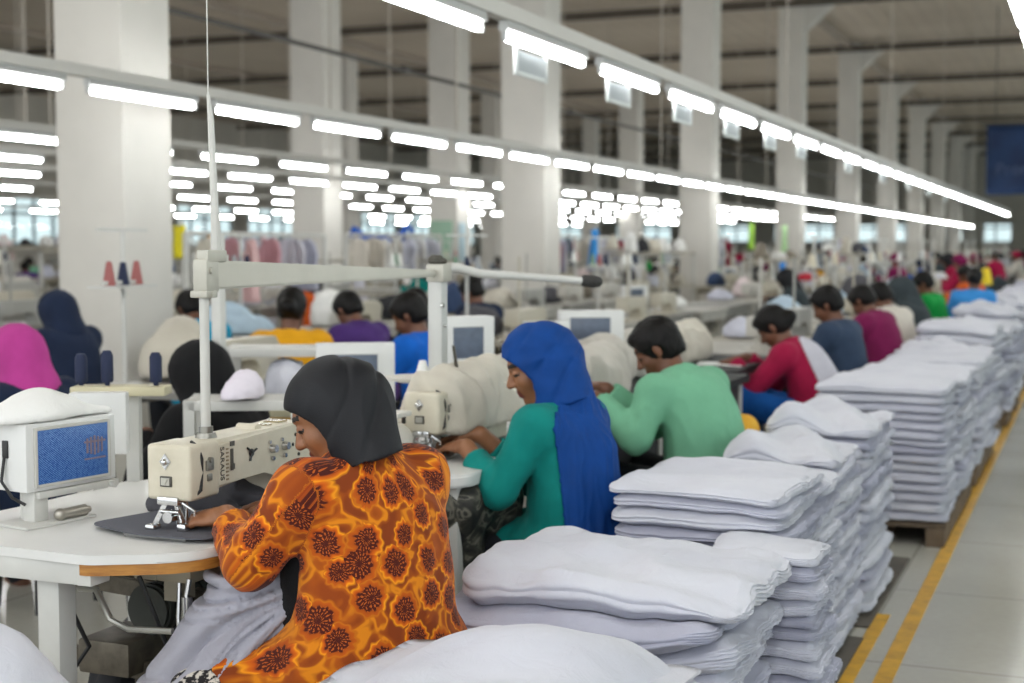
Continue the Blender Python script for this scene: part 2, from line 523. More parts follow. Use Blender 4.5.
VIS = {-0.35: 5.8, -2.77: 4.6, -6.1: 6.0}
ROWS = [(-0.35, -4.0, 30.0, 1.42, 'over the aisle'), (-2.77, -2.37, 51, 1.48, 'over the front sewing row'), (-6.1, -2.62, 80, 1.442, 'before the line of columns'),
        (-9.7, 10.3, 62, 1.75, 'just behind the line of columns'), (-12.0, 12.6, 62, 1.75, 'two rows behind the columns'), (-14.5, 15.4, 62, 1.9, 'three rows behind the columns'),
        (-18.2, 19.5, 66, 1.9, 'four rows behind the columns'), (-23.6, 25, 70, 2.1, 'five rows behind the columns'), (-29.5, 31, 76, 2.4, 'six rows behind the columns')]
for x, ya, yb, st, where in ROWS:
    n = int((yb - ya) / st)
    for i in range(n):
        y = ya + st * i + st / 2
        i2 = i - int(max(0, math.ceil((VIS.get(x, ya) - ya) / st))); nm = ordn(i2) if 0 <= i2 < 12 else None
        lb = ('%s fluorescent tube from the camera in the row %s' % (nm, where)) if nm else ('fluorescent tube behind the camera in the row ' + where) if i2 < 0 else 'small distant fluorescent tube far along the row ' + where
        t = thing('tube_light', (x, y, ZL + .03 - (.036 if x == -6.1 else 0)), 0, lb, 'light', 'fluorescent tubes ' + where)
        link('lamp_housing', hm, None, t); link('tube', tm, None, t)
    t = MB(); zt = ZL + 0.075 - (.036 if x == -6.1 else 0)
    t.box((x, (ya + yb) / 2 - 0.3, zt + 0.04), (0.075, yb - ya + 1.2, 0.075))
    o = t.build('light_tray', TRAY, smooth=False)
    tag(o, 'long pale metal tray carrying the fluorescent tubes ' + where, 'light tray', 'light trays')
    for k, y in enumerate(np.arange(ya + 1.2, yb, 7.4)):
        hg = MB().cyl((x, y, zt + 0.07), (x, y, ZC + 0.2), 0.012 if x < -4 else 0.008, n=6)
        tag(hg.build('hanger_rod', mk('hanger_paint', 'b5ada2', 0.5)), 'thin %s hanger rod holding the light tray %s' % (ordn(k), where), 'rod', 'hanger rods of the light trays')
# small pale placards hanging under the front row of lights
PLAC = mk('placard_white', 'a3a9ac', 0.5)
for k in range(11):
    y = 7.02 + 1.48 * k if k < 6 else 7.02 + 1.48 * (2 * k - 5)
    t = thing('hanging_placard', (-2.77, y, ZL - 0.03), 0, '%s small white placard under the front row of tubes, counting from the camera' % ordn(k), 'placard', 'placards under the front row of lights')
    MB().box((0, 0, -0.075), (0.010, 0.42, 0.11), bev=0.003).build('board', PLAC, t)
    f = MB()
    for q in (-1, 1): f.box((0, q * 0.215, -0.065), (0.018, 0.022, 0.15))
    f.box((0, 0, -0.135), (0.018, 0.45, 0.02)); f.build('border', mk('placard_rim', 'd9dddb', 0.5), t)
    hk = MB()
    for q in (-1, 1): hk.box((0, q * 0.2, 0.03), (0.008, 0.01, 0.08))
    hk.build('hook', mk('placard_rim', 'd9dddb'), t)
# conduit strung between the columns, and the loose hanger over the aisle
c = MB().tube([(-8.2, 6.0, 3.75), (-8.2, 18.5, 3.72), (-8.2, 30, 3.75), (-8.2, 60, 3.75)], 0.028, 8)
for y in (11.0, 16.4, 22.6): c.box((-8.2, y, 3.74), (0.1, 0.18, 0.09), bev=0.02)
tag(c.build('overhead_conduit', mk('conduit_dark', '4a4744', 0.6)), 'dark overhead conduit strung behind the near columns', 'conduit')
c = MB().cyl((-1.10, 14.0, 4.55), (-1.10, 14.0, ZC + 0.2), 0.010, n=6)
c.lathe([(0.0, 4.08), (0.03, 4.10), (0.035, 4.18), (0.02, 4.24), (0.04, 4.28), (0.04, 4.38), (0.025, 4.42), (0.012, 4.55)], 10, (-1.10, 14.0, 0))
tag(c.build('hanging_switch', mk('black_plastic', '1c1c1e', 0.45)), 'black pull switch hanging on a cord above the aisle', 'pull switch')
# blue banner
def banner_mat():
    g = NT('blue_banner_cloth'); b = g.n('BsdfPrincipled'); b.inputs['Roughness'].default_value = 0.7
    tc = g.n('TexCoord').outputs['Object']; nz = g.n('TexNoise', i_Scale=2.0, i_Detail=3.0); g.l(tc, nz.inputs['Vector'])
    g.l(g.ramp(nz.outputs['Fac'], [(0.3, lin('182e55')), (0.7, lin('22406e'))]), b.inputs['Base Color'])
    g.l(b.outputs[0], g.out.inputs[0]); return g.m
t = thing('banner', (-2.03, 38, -.09), 0, 'large blue banner with faint white lettering hanging over the aisle', 'banner')
V, Q = [], []
for i in range(17):
    for j in range(9):
        V.append((-0.6 + 3.0 * i / 16, 0.06 * math.sin(i * 1.1) * (1 - j / 10), 2.88 + 1.76 * j / 8))
for i in range(16):
    for j in range(8):
        a = i * 9 + j; Q.append((a, a + 9, a + 10, a + 1))
bo = link('cloth', mesh_np('cloth', V, Q), banner_mat(), t)
so = bo.modifiers.new('s', 'SOLIDIFY'); so.thickness = 0.012
MB().cyl((-0.7, 0, 4.65), (2.5, 0, 4.65), 0.03, n=8).build('rail', mk('conduit_dark', '4a4744'), t)
hg = MB()
for x in (-0.4, 2.2): hg.cyl((x, 0, 4.65), (x, 0, ZC + 0.2), 0.012, n=6)
hg.build('cord', mk('conduit_dark', '4a4744'), t)
fc = bpy.data.curves.new('lettering', 'FONT'); fc.body = 'Prom'; fc.size = 0.42; fc.extrude = 0.004
tmpo = bpy.data.objects.new('t', fc); COL.objects.link(tmpo); dg = bpy.context.evaluated_depsgraph_get()
lm = bpy.data.meshes.new_from_object(tmpo.evaluated_get(dg)); bpy.data.objects.remove(tmpo)
lm.transform(Matrix.Translation((-0.38, -0.09, 3.38)) @ Matrix.Rotation(PI / 2, 4, 'X'))
link('lettering', lm, mk('faded_white_print', '56658a', .7), t)
# ================================================================== folded garments in stacks
def cloth_mat(name, a, b, bump=0.5):
    g = NT(name); p = g.n('BsdfPrincipled'); p.inputs['Roughness'].default_value = 0.9
    p.inputs['Specular IOR Level'].default_value = 0.15; p.inputs['Sheen Weight'].default_value = 0.15
    tc = g.n('TexCoord').outputs['Object']
    nz = g.n('TexNoise', i_Scale=3.0, i_Detail=4.0); g.l(tc, nz.inputs['Vector'])
    g.l(g.ramp(nz.outputs['Fac'], [(0.3, lin(a)), (0.7, lin(b))]), p.inputs['Base Color'])
    n1 = g.n('TexNoise', i_Scale=13.0, i_Detail=4.0, i_Roughness=0.6, i_Distortion=0.9); g.l(tc, n1.inputs['Vector'])
    n2 = g.n('TexNoise', i_Scale=420.0, i_Detail=1.0); g.l(tc, n2.inputs['Vector'])
    h = g.math('ADD', n1.outputs['Fac'], g.math('MULTIPLY', n2.outputs['Fac'], 0.08))
    bp = g.n('Bump'); bp.inputs['Strength'].default_value = bump; bp.inputs['Distance'].default_value = 0.012
    g.l(h, bp.inputs['Height']); g.l(bp.outputs[0], p.inputs['Normal'])
    g.l(p.outputs[0], g.out.inputs[0]); return g.m
GREYC = cloth_mat('pale_grey_jersey', 'bcbdcb', 'c8c9d5')
GREYD = cloth_mat('lavender_grey_jersey', 'a8a9bb', 'b6b7c7')
GREYW = cloth_mat('grey_white_jersey', 'c4c5d0', 'd0d1da')
CREAM = cloth_mat('cream_cloth', 'c9c2b3', 'd8d2c4')
WHITEC = cloth_mat('white_cloth', 'd8d7d4', 'e6e5e3')

def garment(w, d, lay, sx=0, sy=0, rz=0, seed=0, nx=30, ny=26, M=8, plies=(2, 4), top=False, rough=1.0, corner=0.05, fold=0.007, lump=None):
    """one folded garment. lay(x, y) -> (bottom height, top height) as arrays; the front (-y) and left edges show few thick folds, the right edge many thin ones."""
    xs, ys = np.linspace(-1, 1, nx), np.linspace(-1, 1, ny)
    X, Y = np.meshgrid(xs, ys, indexing='ij')
    # square to rounded rectangle
    p = 16.0
    r = np.maximum(np.abs(X), np.abs(Y)); rr = (np.abs(X) ** p + np.abs(Y) ** p) ** (1 / p)
    k = np.where(rr > 0, r / np.maximum(rr, 1e-9), 1)
    U, Vv = X * k, Y * k
    ang = np.arctan2(Vv, U)
    q = np.stack([np.cos(ang).ravel() * 1.7 + seed * 3.1, np.sin(ang).ravel() * 1.7, np.full(ang.size, seed * 1.37)], 1)
    edge = (fbm(q, 3).reshape(ang.shape)) * 0.015 * rough * r
    PX = (U * (w / 2 + edge)); PY = (Vv * (d / 2 + edge))
    c, s_ = math.cos(rz), math.sin(rz)
    PX, PY = PX * c - PY * s_ + sx, PX * s_ + PY * c + sy
    zb, zt = lay(PX, PY)
    th = np.maximum(zt - zb, 0.004); mid = (zt + zb) / 2
    # edge rounding on both faces
    e = np.clip((1 - r) / 0.09, 0, 1); rd = 1 - np.sqrt(np.clip(1 - (1 - e) ** 2, 0, 1)) * 1.0
    pin = 0.18 + 0.1 * fbm(np.stack([PX.ravel() * 9 + seed, PY.ravel() * 9, np.full(PX.size, seed * .7)], 1), 2).reshape(PX.shape)
    ztop = zt - th * pin * rd
    zbot = zb + th * pin * rd
    if top:
        P3 = np.stack([PX.ravel() * 3.2 + seed, PY.ravel() * 5.0 - seed, np.full(PX.size, 2.3 * seed)], 1)
        wv = fbm(P3, 3).reshape(PX.shape)
        ztop = ztop + 0.018 * wv * rough
        if lump is not None: ztop = ztop + lump(PX, PY)
    idT = np.arange(nx * ny).reshape(nx, ny); idB = idT + nx * ny
    V = [np.stack([PX.ravel(), PY.ravel(), ztop.ravel()], 1), np.stack([PX.ravel(), PY.ravel(), zbot.ravel()], 1)]
    Q = []
    a = idT[:-1, :-1].ravel(); b = idT[1:, :-1].ravel(); cc = idT[1:, 1:].ravel(); dd = idT[:-1, 1:].ravel()
    Q.append(np.stack([a, b, cc, dd], 1)); Q.append(np.stack([a, dd, cc, b], 1) + nx * ny)
    loop = np.concatenate([idT[:, 0], idT[-1, 1:], idT[-2::-1, -1], idT[0, -2:0:-1]])
    n = len(loop)
    px, py = PX.ravel()[loop], PY.ravel()[loop]; t0, b0 = ztop.ravel()[loop], zbot.ravel()[loop]
    lx, ly = U.ravel()[loop], Vv.ravel()[loop]
    nl = np.stack([lx * w, ly * d], 1); tang = np.stack([np.roll(px, -1) - np.roll(px, 1), np.roll(py, -1) - np.roll(py, 1)], 1)
    nrm = np.stack([tang[:, 1], -tang[:, 0]], 1); nrm /= np.linalg.norm(nrm, axis=1)[:, None] + 1e-9
    right = np.clip((lx - 0.86) / 0.1, 0, 1)
    base = 2 * n * 0 + 2 * nx * ny
    rows = []
    for j in range(1, M):
        f = j / M
        ph = fbm(np.stack([px * 7 + seed, py * 7, np.full(n, seed * 2.1)], 1), 2)
        bul = np.sqrt(np.clip(1 - (2 * f - 1) ** 2, 0, 1)) * np.minimum((t0 - b0) * 0.5, 0.016)
        fr = fold * np.abs(np.sin(PI * plies[0] * f + 0.5 * ph)) - fold * 0.5
        sd = fold * 1.7 * np.abs(np.sin(PI * plies[1] * f + 2.6 * ph)) - fold * 0.8 + 0.012 * fbm(np.stack([px * 30 + seed, py * 30, np.full(n, f * 9 + seed)], 1), 2)
        off = bul + np.where(right > 0, right * sd + (1 - right) * fr, fr)
        zz = t0 + (b0 - t0) * f + right * 0.006 * ph
        rows.append(np.stack([px + nrm[:, 0] * off, py + nrm[:, 1] * off, zz], 1))
    if rows: V.append(np.concatenate(rows))
    ring = [loop] + [base + j * n + np.arange(n) for j in range(M - 1)] + [loop + nx * ny]
    for r0, r1 in zip(ring, ring[1:]):
        Q.append(np.stack([r0, r1, np.roll(r1, -1), np.roll(r0, -1)], 1))
    V = np.concatenate(V); Q = np.concatenate(Q)
    return V, Q

def stack(name, x0, x1, y0, y1, z0, z1, nl, seed, where, sag=0.012, mats=(GREYC, GREYW, GREYC, GREYD), res=(30, 26, 8), plies=(2, 4), tops=None, jit=0.012, thick=None,
          lean=(0, 0), rough=1.0, lump=None, one=False, wvar=.008):
    """a pile of nl folded garments between two heights; every garment is an object of its own."""
    rg = random.Random(seed)
    cx, cy, w, d = (x0 + x1) / 2, (y0 + y1) / 2, x1 - x0, y1 - y0
    tw = thick or [0.8 + 0.5 * rg.random() for _ in range(nl)]
    cum = np.concatenate([[0], np.cumsum(tw)]); cum = cum / cum[-1] * (z1 - z0)
    def level(k, X, Y):
        f = k / nl
        P = np.stack([X.ravel() * 2.1 + seed, Y.ravel() * 2.1 - seed, np.full(X.size, k * 0.33)], 1)
        P2 = np.stack([X.ravel() * 6.5 + seed, Y.ravel() * 5.0 + k * 3.7, np.full(X.size, k * 1.9 + seed)], 1)
        ex = (X / (w / 2)) ** 2; ey = (Y / (d / 2)) ** 2
        return cum[k] + (sag * min(1, 0.25 + f * 1.3)) * (2.0 * fbm(P, 2) + 0.75 * fbm(P2, 2)).reshape(X.shape) * min(1, k) - 0.018 * f * (ex + ey) * 0.5
    allv, allq, nv = [], [], 0
    for k in range(nl):
        last = k == nl - 1
        gap = 0.0012
        ox, oy = rg.uniform(-1, 1) * jit + lean[0] * k / nl, rg.uniform(-1, 1) * jit + lean[1] * k / nl
        V, Q = garment(w * (1 + rg.uniform(-wvar, wvar)), d * (1 + rg.uniform(-wvar, wvar)), lambda X, Y, k=k: (level(k, X, Y) + gap, level(k + 1, X, Y) - gap), ox, oy, rg.uniform(-0.03, 0.03), seed + k * 0.61,
                       res[0], res[1], res[2], plies, last, rough, lump=lump if last else None)
        V = V + np.array([0, 0, -cum[k]])
        if one:
            allv.append(V + np.array([0, 0, cum[k]])); allq.append(Q + nv); nv += len(V); continue
        o = link('folded_garment', mesh_np('folded_garment', V, Q), (GREYW if last else mats[(k + (rg.random() < 0.3)) % len(mats)]), None, (cx, cy, z0 + cum[k]))
        pos = 'topmost' if last else ('lowest' if k == 0 else ordn(nl - 1 - k) + ' from the top')
        tag(o, 'folded garment, %s, in the %s' % (pos.replace(' from the top', ' from top'), where), 'garment', 'garments in the ' + where)
    if one: return np.concatenate(allv) + np.array([cx, cy, z0]), np.concatenate(allq)

WOOD = mk('pallet_wood', '7d6a55', 0.8, col2='574a3c', vscale=6, stretch=(1, 6, 1), bump=0.3, bscale=30)
def pallet(x0, x1, y0, y1, where, h=0.115):
    t = thing('pallet', ((x0 + x1) / 2, (y0 + y1) / 2, 0), 0, 'low wooden pallet under the ' + where, 'pallet', 'pallets under the garment stacks')
    w, d = x1 - x0, y1 - y0
    for sx in (-1, 0, 1):
        m = MB(); m.box((sx * (w / 2 - 0.05), 0, 0.045), (0.09, d, 0.09), bev=0.004); m.build('runner', WOOD, t)
    n = max(3, int(d / 0.16))
    m = MB()
    for k in range(n):
        m.box((0, -d / 2 + d * (k + 0.5) / n, h - 0.012), (w, d / n * 0.86, 0.022), bev=0.003)
    m.build('deck', WOOD, t)
    return h

h = 0.117; HM = 0.012
# where each stack stands: x0, x1, y0, y1, base, top, layers
pallet(-1.34, -0.66, 7.28, 8.95, 'tall neat stack beside the seated worker in burgundy')
def peak(X, Y): return 0.055 * np.exp(-((X - 0.03) ** 2 / 0.05 + (Y - 0.10) ** 2 / 0.018)) - 0.10 * np.clip((X - 0.12) / 0.18, 0, 1) ** 2 - 0.09 * np.clip((-X - 0.12) / 0.2, 0, 1) ** 2
stack('s', -1.40, -0.72, 2.25, 2.86, HM, 0.665, 14, 3, 'low draped stack nearest the camera', sag=0.02, res=(44, 40, 8), lump=peak, rough=1.3)
def fl1(X, Y): return -0.035 * np.clip((X - 0.2) / 0.12, 0, 1) * np.clip((-Y - 0.1) / 0.2, 0, 1) + 0.012 * np.exp(-(Y + 0.05) ** 2 / 0.01)
stack('s', -1.46, -0.765, 3.14, 3.70, HM, 0.725, 13, 5, 'soft bulky stack beside the woman in blue', sag=0.034, wvar=.035, res=(56, 46, 26), plies=(2, 6), lump=fl1, jit=0.028,
      thick=[.8, .9, .8, .9, .8, .8, .9, .8, .8, .9, 1.2, 1.1, 1.5], rough=1.5)
stack('s', -0.93, -0.665, 3.72, 4.00, HM, 0.700, 16, 7, 'narrow rounded stack beside the bulky one', sag=0.012, res=(30, 26, 26), plies=(5, 6), jit=0.012)
stack('s', -1.31, -0.81, 3.98, 4.60, HM, 0.805, 19, 9, 'neat square stack behind the bulky one', sag=0.014, res=(46, 44, 26), jit=0.014, rough=1.2, plies=(2, 6))
stack('s', -1.20, -0.82, 4.64, 5.00, HM, 0.745, 17, 11, 'short stack hidden behind the neat square one', sag=0.014, res=(30, 30, 26), plies=(4, 6))
def drape3(X, Y): return 0.03 * np.exp(-((X + 0.1) ** 2 / 0.02)) - 0.03 * np.clip((X - 0.12) / 0.15, 0, 1) + 0.02 * np.sin(X * 22 + Y * 9)
stack('s', -1.24, -0.85, 5.10, 5.72, HM, 0.75, 17, 13, 'draped stack beside the man in mint green', sag=0.02, res=(44, 44, 24), plies=(2, 6), lump=drape3)
stack('s', -1.25, -0.835, 5.78, 6.50, HM, 0.79, 17, 15, 'rumpled stack before the tall neat one', sag=0.022, res=(40, 44, 24), plies=(3, 6), lump=drape3)
stack('s', -1.31, -0.685, 7.30, 7.95, h, 0.815, 15, 17, 'tall neat stack with straight layers', sag=0.007, res=(34, 40, 22), plies=(2, 6), jit=0.008)
stack('s', -1.28, -0.665, 8.02, 8.9, h, 0.80, 14, 19, 'bulging stack behind the tall neat one', sag=0.014, res=(28, 34, 18), plies=(2, 5), rough=1.6, jit=0.02)
rg = random.Random(4); y = 9.25; k = 0
WH = ['beside the navy worker', 'behind the navy worker', 'beside the plum worker', 'behind the plum worker', 'beside the charcoal worker',
      'beside the green-topped worker', 'behind the green-topped worker', 'near the yellow bag', 'beyond the yellow bag', 'far along the aisle line']
far_v, far_q, fn = [], [], 0
while y < 62:
    d = 0.72 + rg.random() * 0.25; zt = 0.78 + rg.random() * 0.14; xr = -0.62 - rg.random() * 0.1
    if k < len(WH):
        pallet(-1.33, xr, y - 0.02, y + d + 0.02, 'rumpled stack ' + WH[k])
        stack('s', -1.27, xr, y, y + d, h, zt, 11 if k < 4 else 10, 31 + 2 * k, 'rumpled stack ' + WH[k], sag=0.02, res=(20, 24, 10), plies=(2, 4), rough=1.5, jit=0.022, lump=drape3 if k % 2 else None)
    else:
        V, Q = stack('s', -1.33, xr, y, y + d, 0.0, zt, 8, 31 + 2 * k, '', sag=0.02, res=(10, 10, 3), rough=1.5, one=True)
        far_v.append(V); far_q.append(Q + fn); fn += len(V)
    y += d + (0.12 if k % 2 == 0 else 0.45); k += 1
o = link('folded_garments_far', mesh_np('g', np.concatenate(far_v), np.concatenate(far_q)), GREYC)
o.name = 'garment_pile'
tag(o, 'distant run of pale grey folded garments stacked along the aisle', 'garments', None, 'stuff')
# a mounded bundle on a stand at the lower left corner
t = thing('bundle_stand', (-2.10, 2.15, 0), 0, 'low steel stand carrying the white bundle at the lower left corner', 'stand')
STEEL = mk('painted_steel_grey', '9a9a96', 0.45, var=0.15)
MB().box((0, 0, 0.40), (0.46, 0.46, 0.03), bev=0.006).build('shelf', STEEL, t)
for sx in (-1, 1):
    for sy in (-1, 1): MB().box((sx * 0.2, sy * 0.2, 0.195), (0.035, 0.035, 0.39), bev=0.004).build('leg', STEEL, t)
G = Grid((-0.36, -0.36, -0.05), (0.36, 0.36, 0.42), 0.012)
F = G.add(G.new(), [('e', (0, 0, 0.10), (0.27, 0.27, 0.14)), ('e', (-0.03, 0.02, 0.2), (0.2, 0.2, 0.13)), ('c', (-0.12, -0.1, 0.06), (0.15, -0.12, 0.05), 0.1, 0.09)], 0.06)
F = np.maximum(F, -G.plane((0, 0, 1), 0.0)); V, Q = G.surf(F); N = vnormals(V, Q)
V = V + N * (0.012 * fbm(V * np.array([5, 5, 9]), 3))[:, None]; V[:, 2] = np.maximum(V[:, 2], 0)
o = link('cloth_bundle', mesh_np('cloth_bundle', V, Q), GREYW, None, (-2.10, 2.15, 0.418))
tag(o, 'mounded white cloth bundle cut off by the lower left corner', 'cloth bundle')
# ================================================================== people
def skin_mat(name, base, dark):
    g = NT(name); b = g.n('BsdfPrincipled'); b.inputs['Roughness'].default_value = 0.5
    b.inputs['Subsurface Weight'].default_value = 0.0
    tc = g.n('TexCoord').outputs['Object']; nz = g.n('TexNoise', i_Scale=14.0, i_Detail=4.0); g.l(tc, nz.inputs['Vector'])
    g.l(g.ramp(nz.outputs['Fac'], [(0.3, lin(dark)), (0.7, lin(base))]), b.inputs['Base Color'])
    n2 = g.n('TexNoise', i_Scale=160.0, i_Detail=2.0); g.l(tc, n2.inputs['Vector'])
    bp = g.n('Bump'); bp.inputs['Strength'].default_value = 0.12; bp.inputs['Distance'].default_value = 0.004
    g.l(n2.outputs['Fac'], bp.inputs['Height']); g.l(bp.outputs[0], b.inputs['Normal'])
    g.l(b.outputs[0], g.out.inputs[0]); return g.m
SKIN_A = skin_mat('skin_warm_brown', '8f6040', '805236')
SKIN_B = skin_mat('skin_deep_brown', '6f4630', '603b28')
LIP = mk('lips', '6a352e', 0.45); BROW = mk('brow_hair', '1d1613', 0.7); LASH = mk('lashes', '120d0c', 0.5); NAIL = mk('nails', 'c09a84', 0.35)
HAIR = mk('black_hair', '100d0c', 0.5, var=0.4, vscale=30, stretch=(1, 1, .2), bump=0.6, bscale=80, spec=.2)

def fabric(name, col, var=0.12, rough=0.85, bump=0.2, sheen=0.03, bscale=300, spec=0.2):
    return mk(name, col, rough, var=var, vscale=6, bump=bump, bscale=bscale, sheen=sheen, spec=spec)

def v3(*a): return np.array(a, float)
def unit(v): v = np.array(v, float); return v / (np.linalg.norm(v) + 1e-12)
def ik(s, t, L1, L2, pole):
    s, t = np.array(s, float), np.array(t, float); d = t - s; D = np.linalg.norm(d)
    if D > L1 + L2 - 0.004: t = s + d / D * (L1 + L2 - 0.004); D = L1 + L2 - 0.004
    u = unit(t - s); a = (L1 * L1 - L2 * L2 + D * D) / (2 * D); h = math.sqrt(max(L1 * L1 - a * a, 0))
    p = np.array(pole, float); p = unit(p - u * (p @ u))
    return s + u * a + p * h, t

class Pose:
    """joints of a seated worker; x forward, y left, z up, origin on the floor below the hips."""
    def __init__(s, pel=(0, 0, .51), chest=(.03, 0, .75), neck=(.09, 0, .975), head=(.16, .0, 1.115), hyaw=0, hpitch=30, hroll=0, handL=(.36, .13, .85), handR=(.36, -.10, .85),
                 poleL=(-.2, .6, -1), poleR=(-.2, -.6, -1), kneeL=(.42, .14, .53), kneeR=(.42, -.14, .53), footL=(.40, .13, .0), footR=(.40, -.13, .0),
                 sw=.17, sc=1.0, dirL=(1, -.15, -.1), dirR=(1, .15, -.1), curl=.55, palmL=(0, -.2, -1), palmR=(0, .2, -1), wide=1.0, armL=None):
        s.pel, s.chest, s.neck, s.head = map(lambda a: np.array(a, float), (pel, chest, neck, head))
        s.sc, s.wide, s.curl = sc, wide, curl
        up = unit(s.neck - s.pel); s.T = axes(np.cross(v3(0, 1, 0), up), up)
        y, p, r = R(hyaw), R(hpitch), R(hroll)
        f = v3(math.cos(p) * math.cos(y), math.cos(p) * math.sin(y), -math.sin(p))
        s.H = axes(f)
        upc = unit(s.neck - s.chest)
        s.sh = {1: s.neck + s.T[:, 1] * sw - up * .055 - s.T[:, 0] * .01, -1: s.neck - s.T[:, 1] * sw - up * .055 - s.T[:, 0] * .01}
        s.wr, s.el = {}, {}
        L1, L2 = .275 * sc, .24 * sc
        for sd, h, po in ((1, handL, poleL), (-1, handR, poleR)): s.el[sd], s.wr[sd] = ik(s.sh[sd], h, *((L1, L2) if not (armL and sd == 1) else armL), po)
        s.hd = {1: unit(dirL), -1: unit(dirR)}; s.pn = {1: palmL, -1: palmR}
        s.kn = {1: np.array(kneeL, float), -1: np.array(kneeR, float)}; s.ft = {1: np.array(footL, float), -1: np.array(footR, float)}
    def hp(s, x, y, z): return s.head + s.H @ v3(x, y, z)
    def torso(s, i=0.0, hip=0.0):
        w = s.wide; T = s.T
        return [(.06, 'e', s.pel + v3(0, 0, .02), (.12 + i + hip, .165 * w + i + hip, .13 + i), T), (.06, 'e', (s.pel + s.chest) / 2, (.105 + i + hip * .5, .140 * w + i + hip * .4, .16 + i), T),
                (.06, 'e', s.chest, (.115 + i, .158 * w + i, .16 + i), T), (.05, 'e', (s.chest + s.neck) / 2 + T[:, 0] * -.015, (.10 + i, .155 * w + i, .12 + i), T),
                (.05, 'c', s.sh[1] * .86 + s.sh[-1] * .14, s.sh[1] * .14 + s.sh[-1] * .86, .056 + i, .056 + i),
                (.05, 'c', s.neck - T[:, 2] * .08, s.neck + T[:, 2] * .0, .085 + i, .058 + i)]
    def arm(s, sd, i=0.0, end=1.0, k=.035, flat=0):
        sh, el, wr = s.sh[sd], s.el[sd], s.wr[sd]; e2 = el + (wr - el) * end; m = (el + wr) / 2
        return [(k, 'c', sh, el, .052 + i, .041 + i), (k, 'c', el, e2, .041 + i, .041 + i + (.027 - .041) * end, flat), (k, 'e', sh, (.062 + i, .058 + i, .066 + i))]
    def legs(s, i=0.0, end=1.0):
        o = []
        for sd in (1, -1):
            hipj = s.pel + v3(.02, sd * .085, -.02); kn, ft = s.kn[sd], s.ft[sd] + v3(0, 0, .075)
            o += [(.04, 'c', hipj, kn, .088 + i, .06 + i), (.03, 'c', kn, kn + (ft - kn) * end, .058 + i, .058 + i + (.038 - .058) * end), (.03, 'c', kn + (ft - kn) * .3 - v3(.02, 0, 0), kn + (ft - kn) * .55, .05 + i, .04 + i)]
        return o
    def feet(s, i=0.0):
        o = []
        for sd in (1, -1):
            f = s.ft[sd]; o += [(.02, 'c', f + v3(-.02, 0, .05), f + v3(.12, sd * .02, .032), .034 + i, .03 + i), (.02, 'e', f + v3(-.03, 0, .04), (.035 + i, .034 + i, .04))]
        return o
    def neckp(s): return [(.03, 'c', s.neck - s.T[:, 2] * .03, s.hp(-.02, 0, -.05), .055, .05)]
    def headp(s):
        H, h = s.H, s.hp
        P = [(.03, 'e', h(-.014, 0, .03), (.095, .075, .086), H), (.03, 'e', h(.024, 0, -.045), (.064, .055, .068), H), (.018, 'e', h(.062, 0, -.098), (.022, .024, .018), H),
             (.012, 'e', h(.066, 0, .030), (.022, .05, .013), H), (.010, 'c', h(.080, 0, .014), h(.104, 0, -.026), .0075, .0125), (.008, 'e', h(.092, .011, -.030), (.011, .008, .008), H), (.008, 'e', h(.092, -.011, -.030), (.011, .008, .008), H),
             (.006, 'e', h(.083, 0, -.057), (.012, .022, .007), H), (.006, 'e', h(.081, 0, -.071), (.012, .019, .0075), H)]
        for sd in (1, -1):
            P += [(.02, 'e', h(.052, sd * .036, -.028), (.026, .024, .024), H), (.006, 'e', h(-.008, sd * .077, -.008), (.018, .008, .031), H), (.006, 'c', h(-.012, sd * .079, .012), h(-.002, sd * .075, -.034), .007, .006)]
        return P
    def hand(s, sd):
        wr, d = s.wr[sd], s.hd[sd]; n = np.array(s.pn[sd], float); n = unit(n - d * (n @ d)); t = np.cross(n, d) * sd
        M = np.stack([d, t, n], 1); c = s.curl; z = s.sc
        P = [(.012, 'c', wr - unit(wr - s.el[sd]) * .0, wr + d * .03 * z, .026, .024), (.012, 'e', wr + d * .052 * z, (.05 * z, .039 * z, .0155), M)]
        for i in range(4):
            b = wr + d * (.086 - .004 * abs(i - 1)) * z + t * (.029 - .0195 * i) * z + n * .002; a = 0; ll = [.98, 1.08, 1.0, .78][i] * z; sp = (.10 - .07 * i)
            for q, (L, bend, r0, r1) in enumerate(((.042, .45, .0092, .0086), (.026, 1.0, .0086, .008), (.021, .75, .008, .0068))):
                a += bend * c * (1 + .12 * i); dr = unit(d * math.cos(a) + n * math.sin(a) + t * sp * .5); e = b + dr * L * ll
                P.append((.004, 'c', b, e, r0, r1)); b = e
        b = wr + d * .028 * z + t * .026 * z; 
        for L, dr, r0, r1 in ((.044, d * .62 + t * .62 + n * .4, .013, .0105), (.034, d * .9 + t * .12 + n * .45, .0105, .009), (.02, d * .95 + n * .4, .009, .007)):
            e = b + unit(dr) * L * z; P.append((.006, 'c', b, e, r0, r1)); b = e
        return P

def bounds(pts, m):
    a = np.array(pts); return a.min(0) - m, a.max(0) + m

def wrinkle(V, N, amp, f=(9, 9, 5), seed=0, ridge=0.6):
    n1 = fbm(V * np.array(f) + seed, 3)
    n2 = pnoise(V * np.array(f) * 1.9 + seed * 2 + 5)
    return V + N * (amp * (n1 * (1 - ridge) * 1.4 + ridge * (0.5 - 2.2 * np.abs(n2))))[:, None]

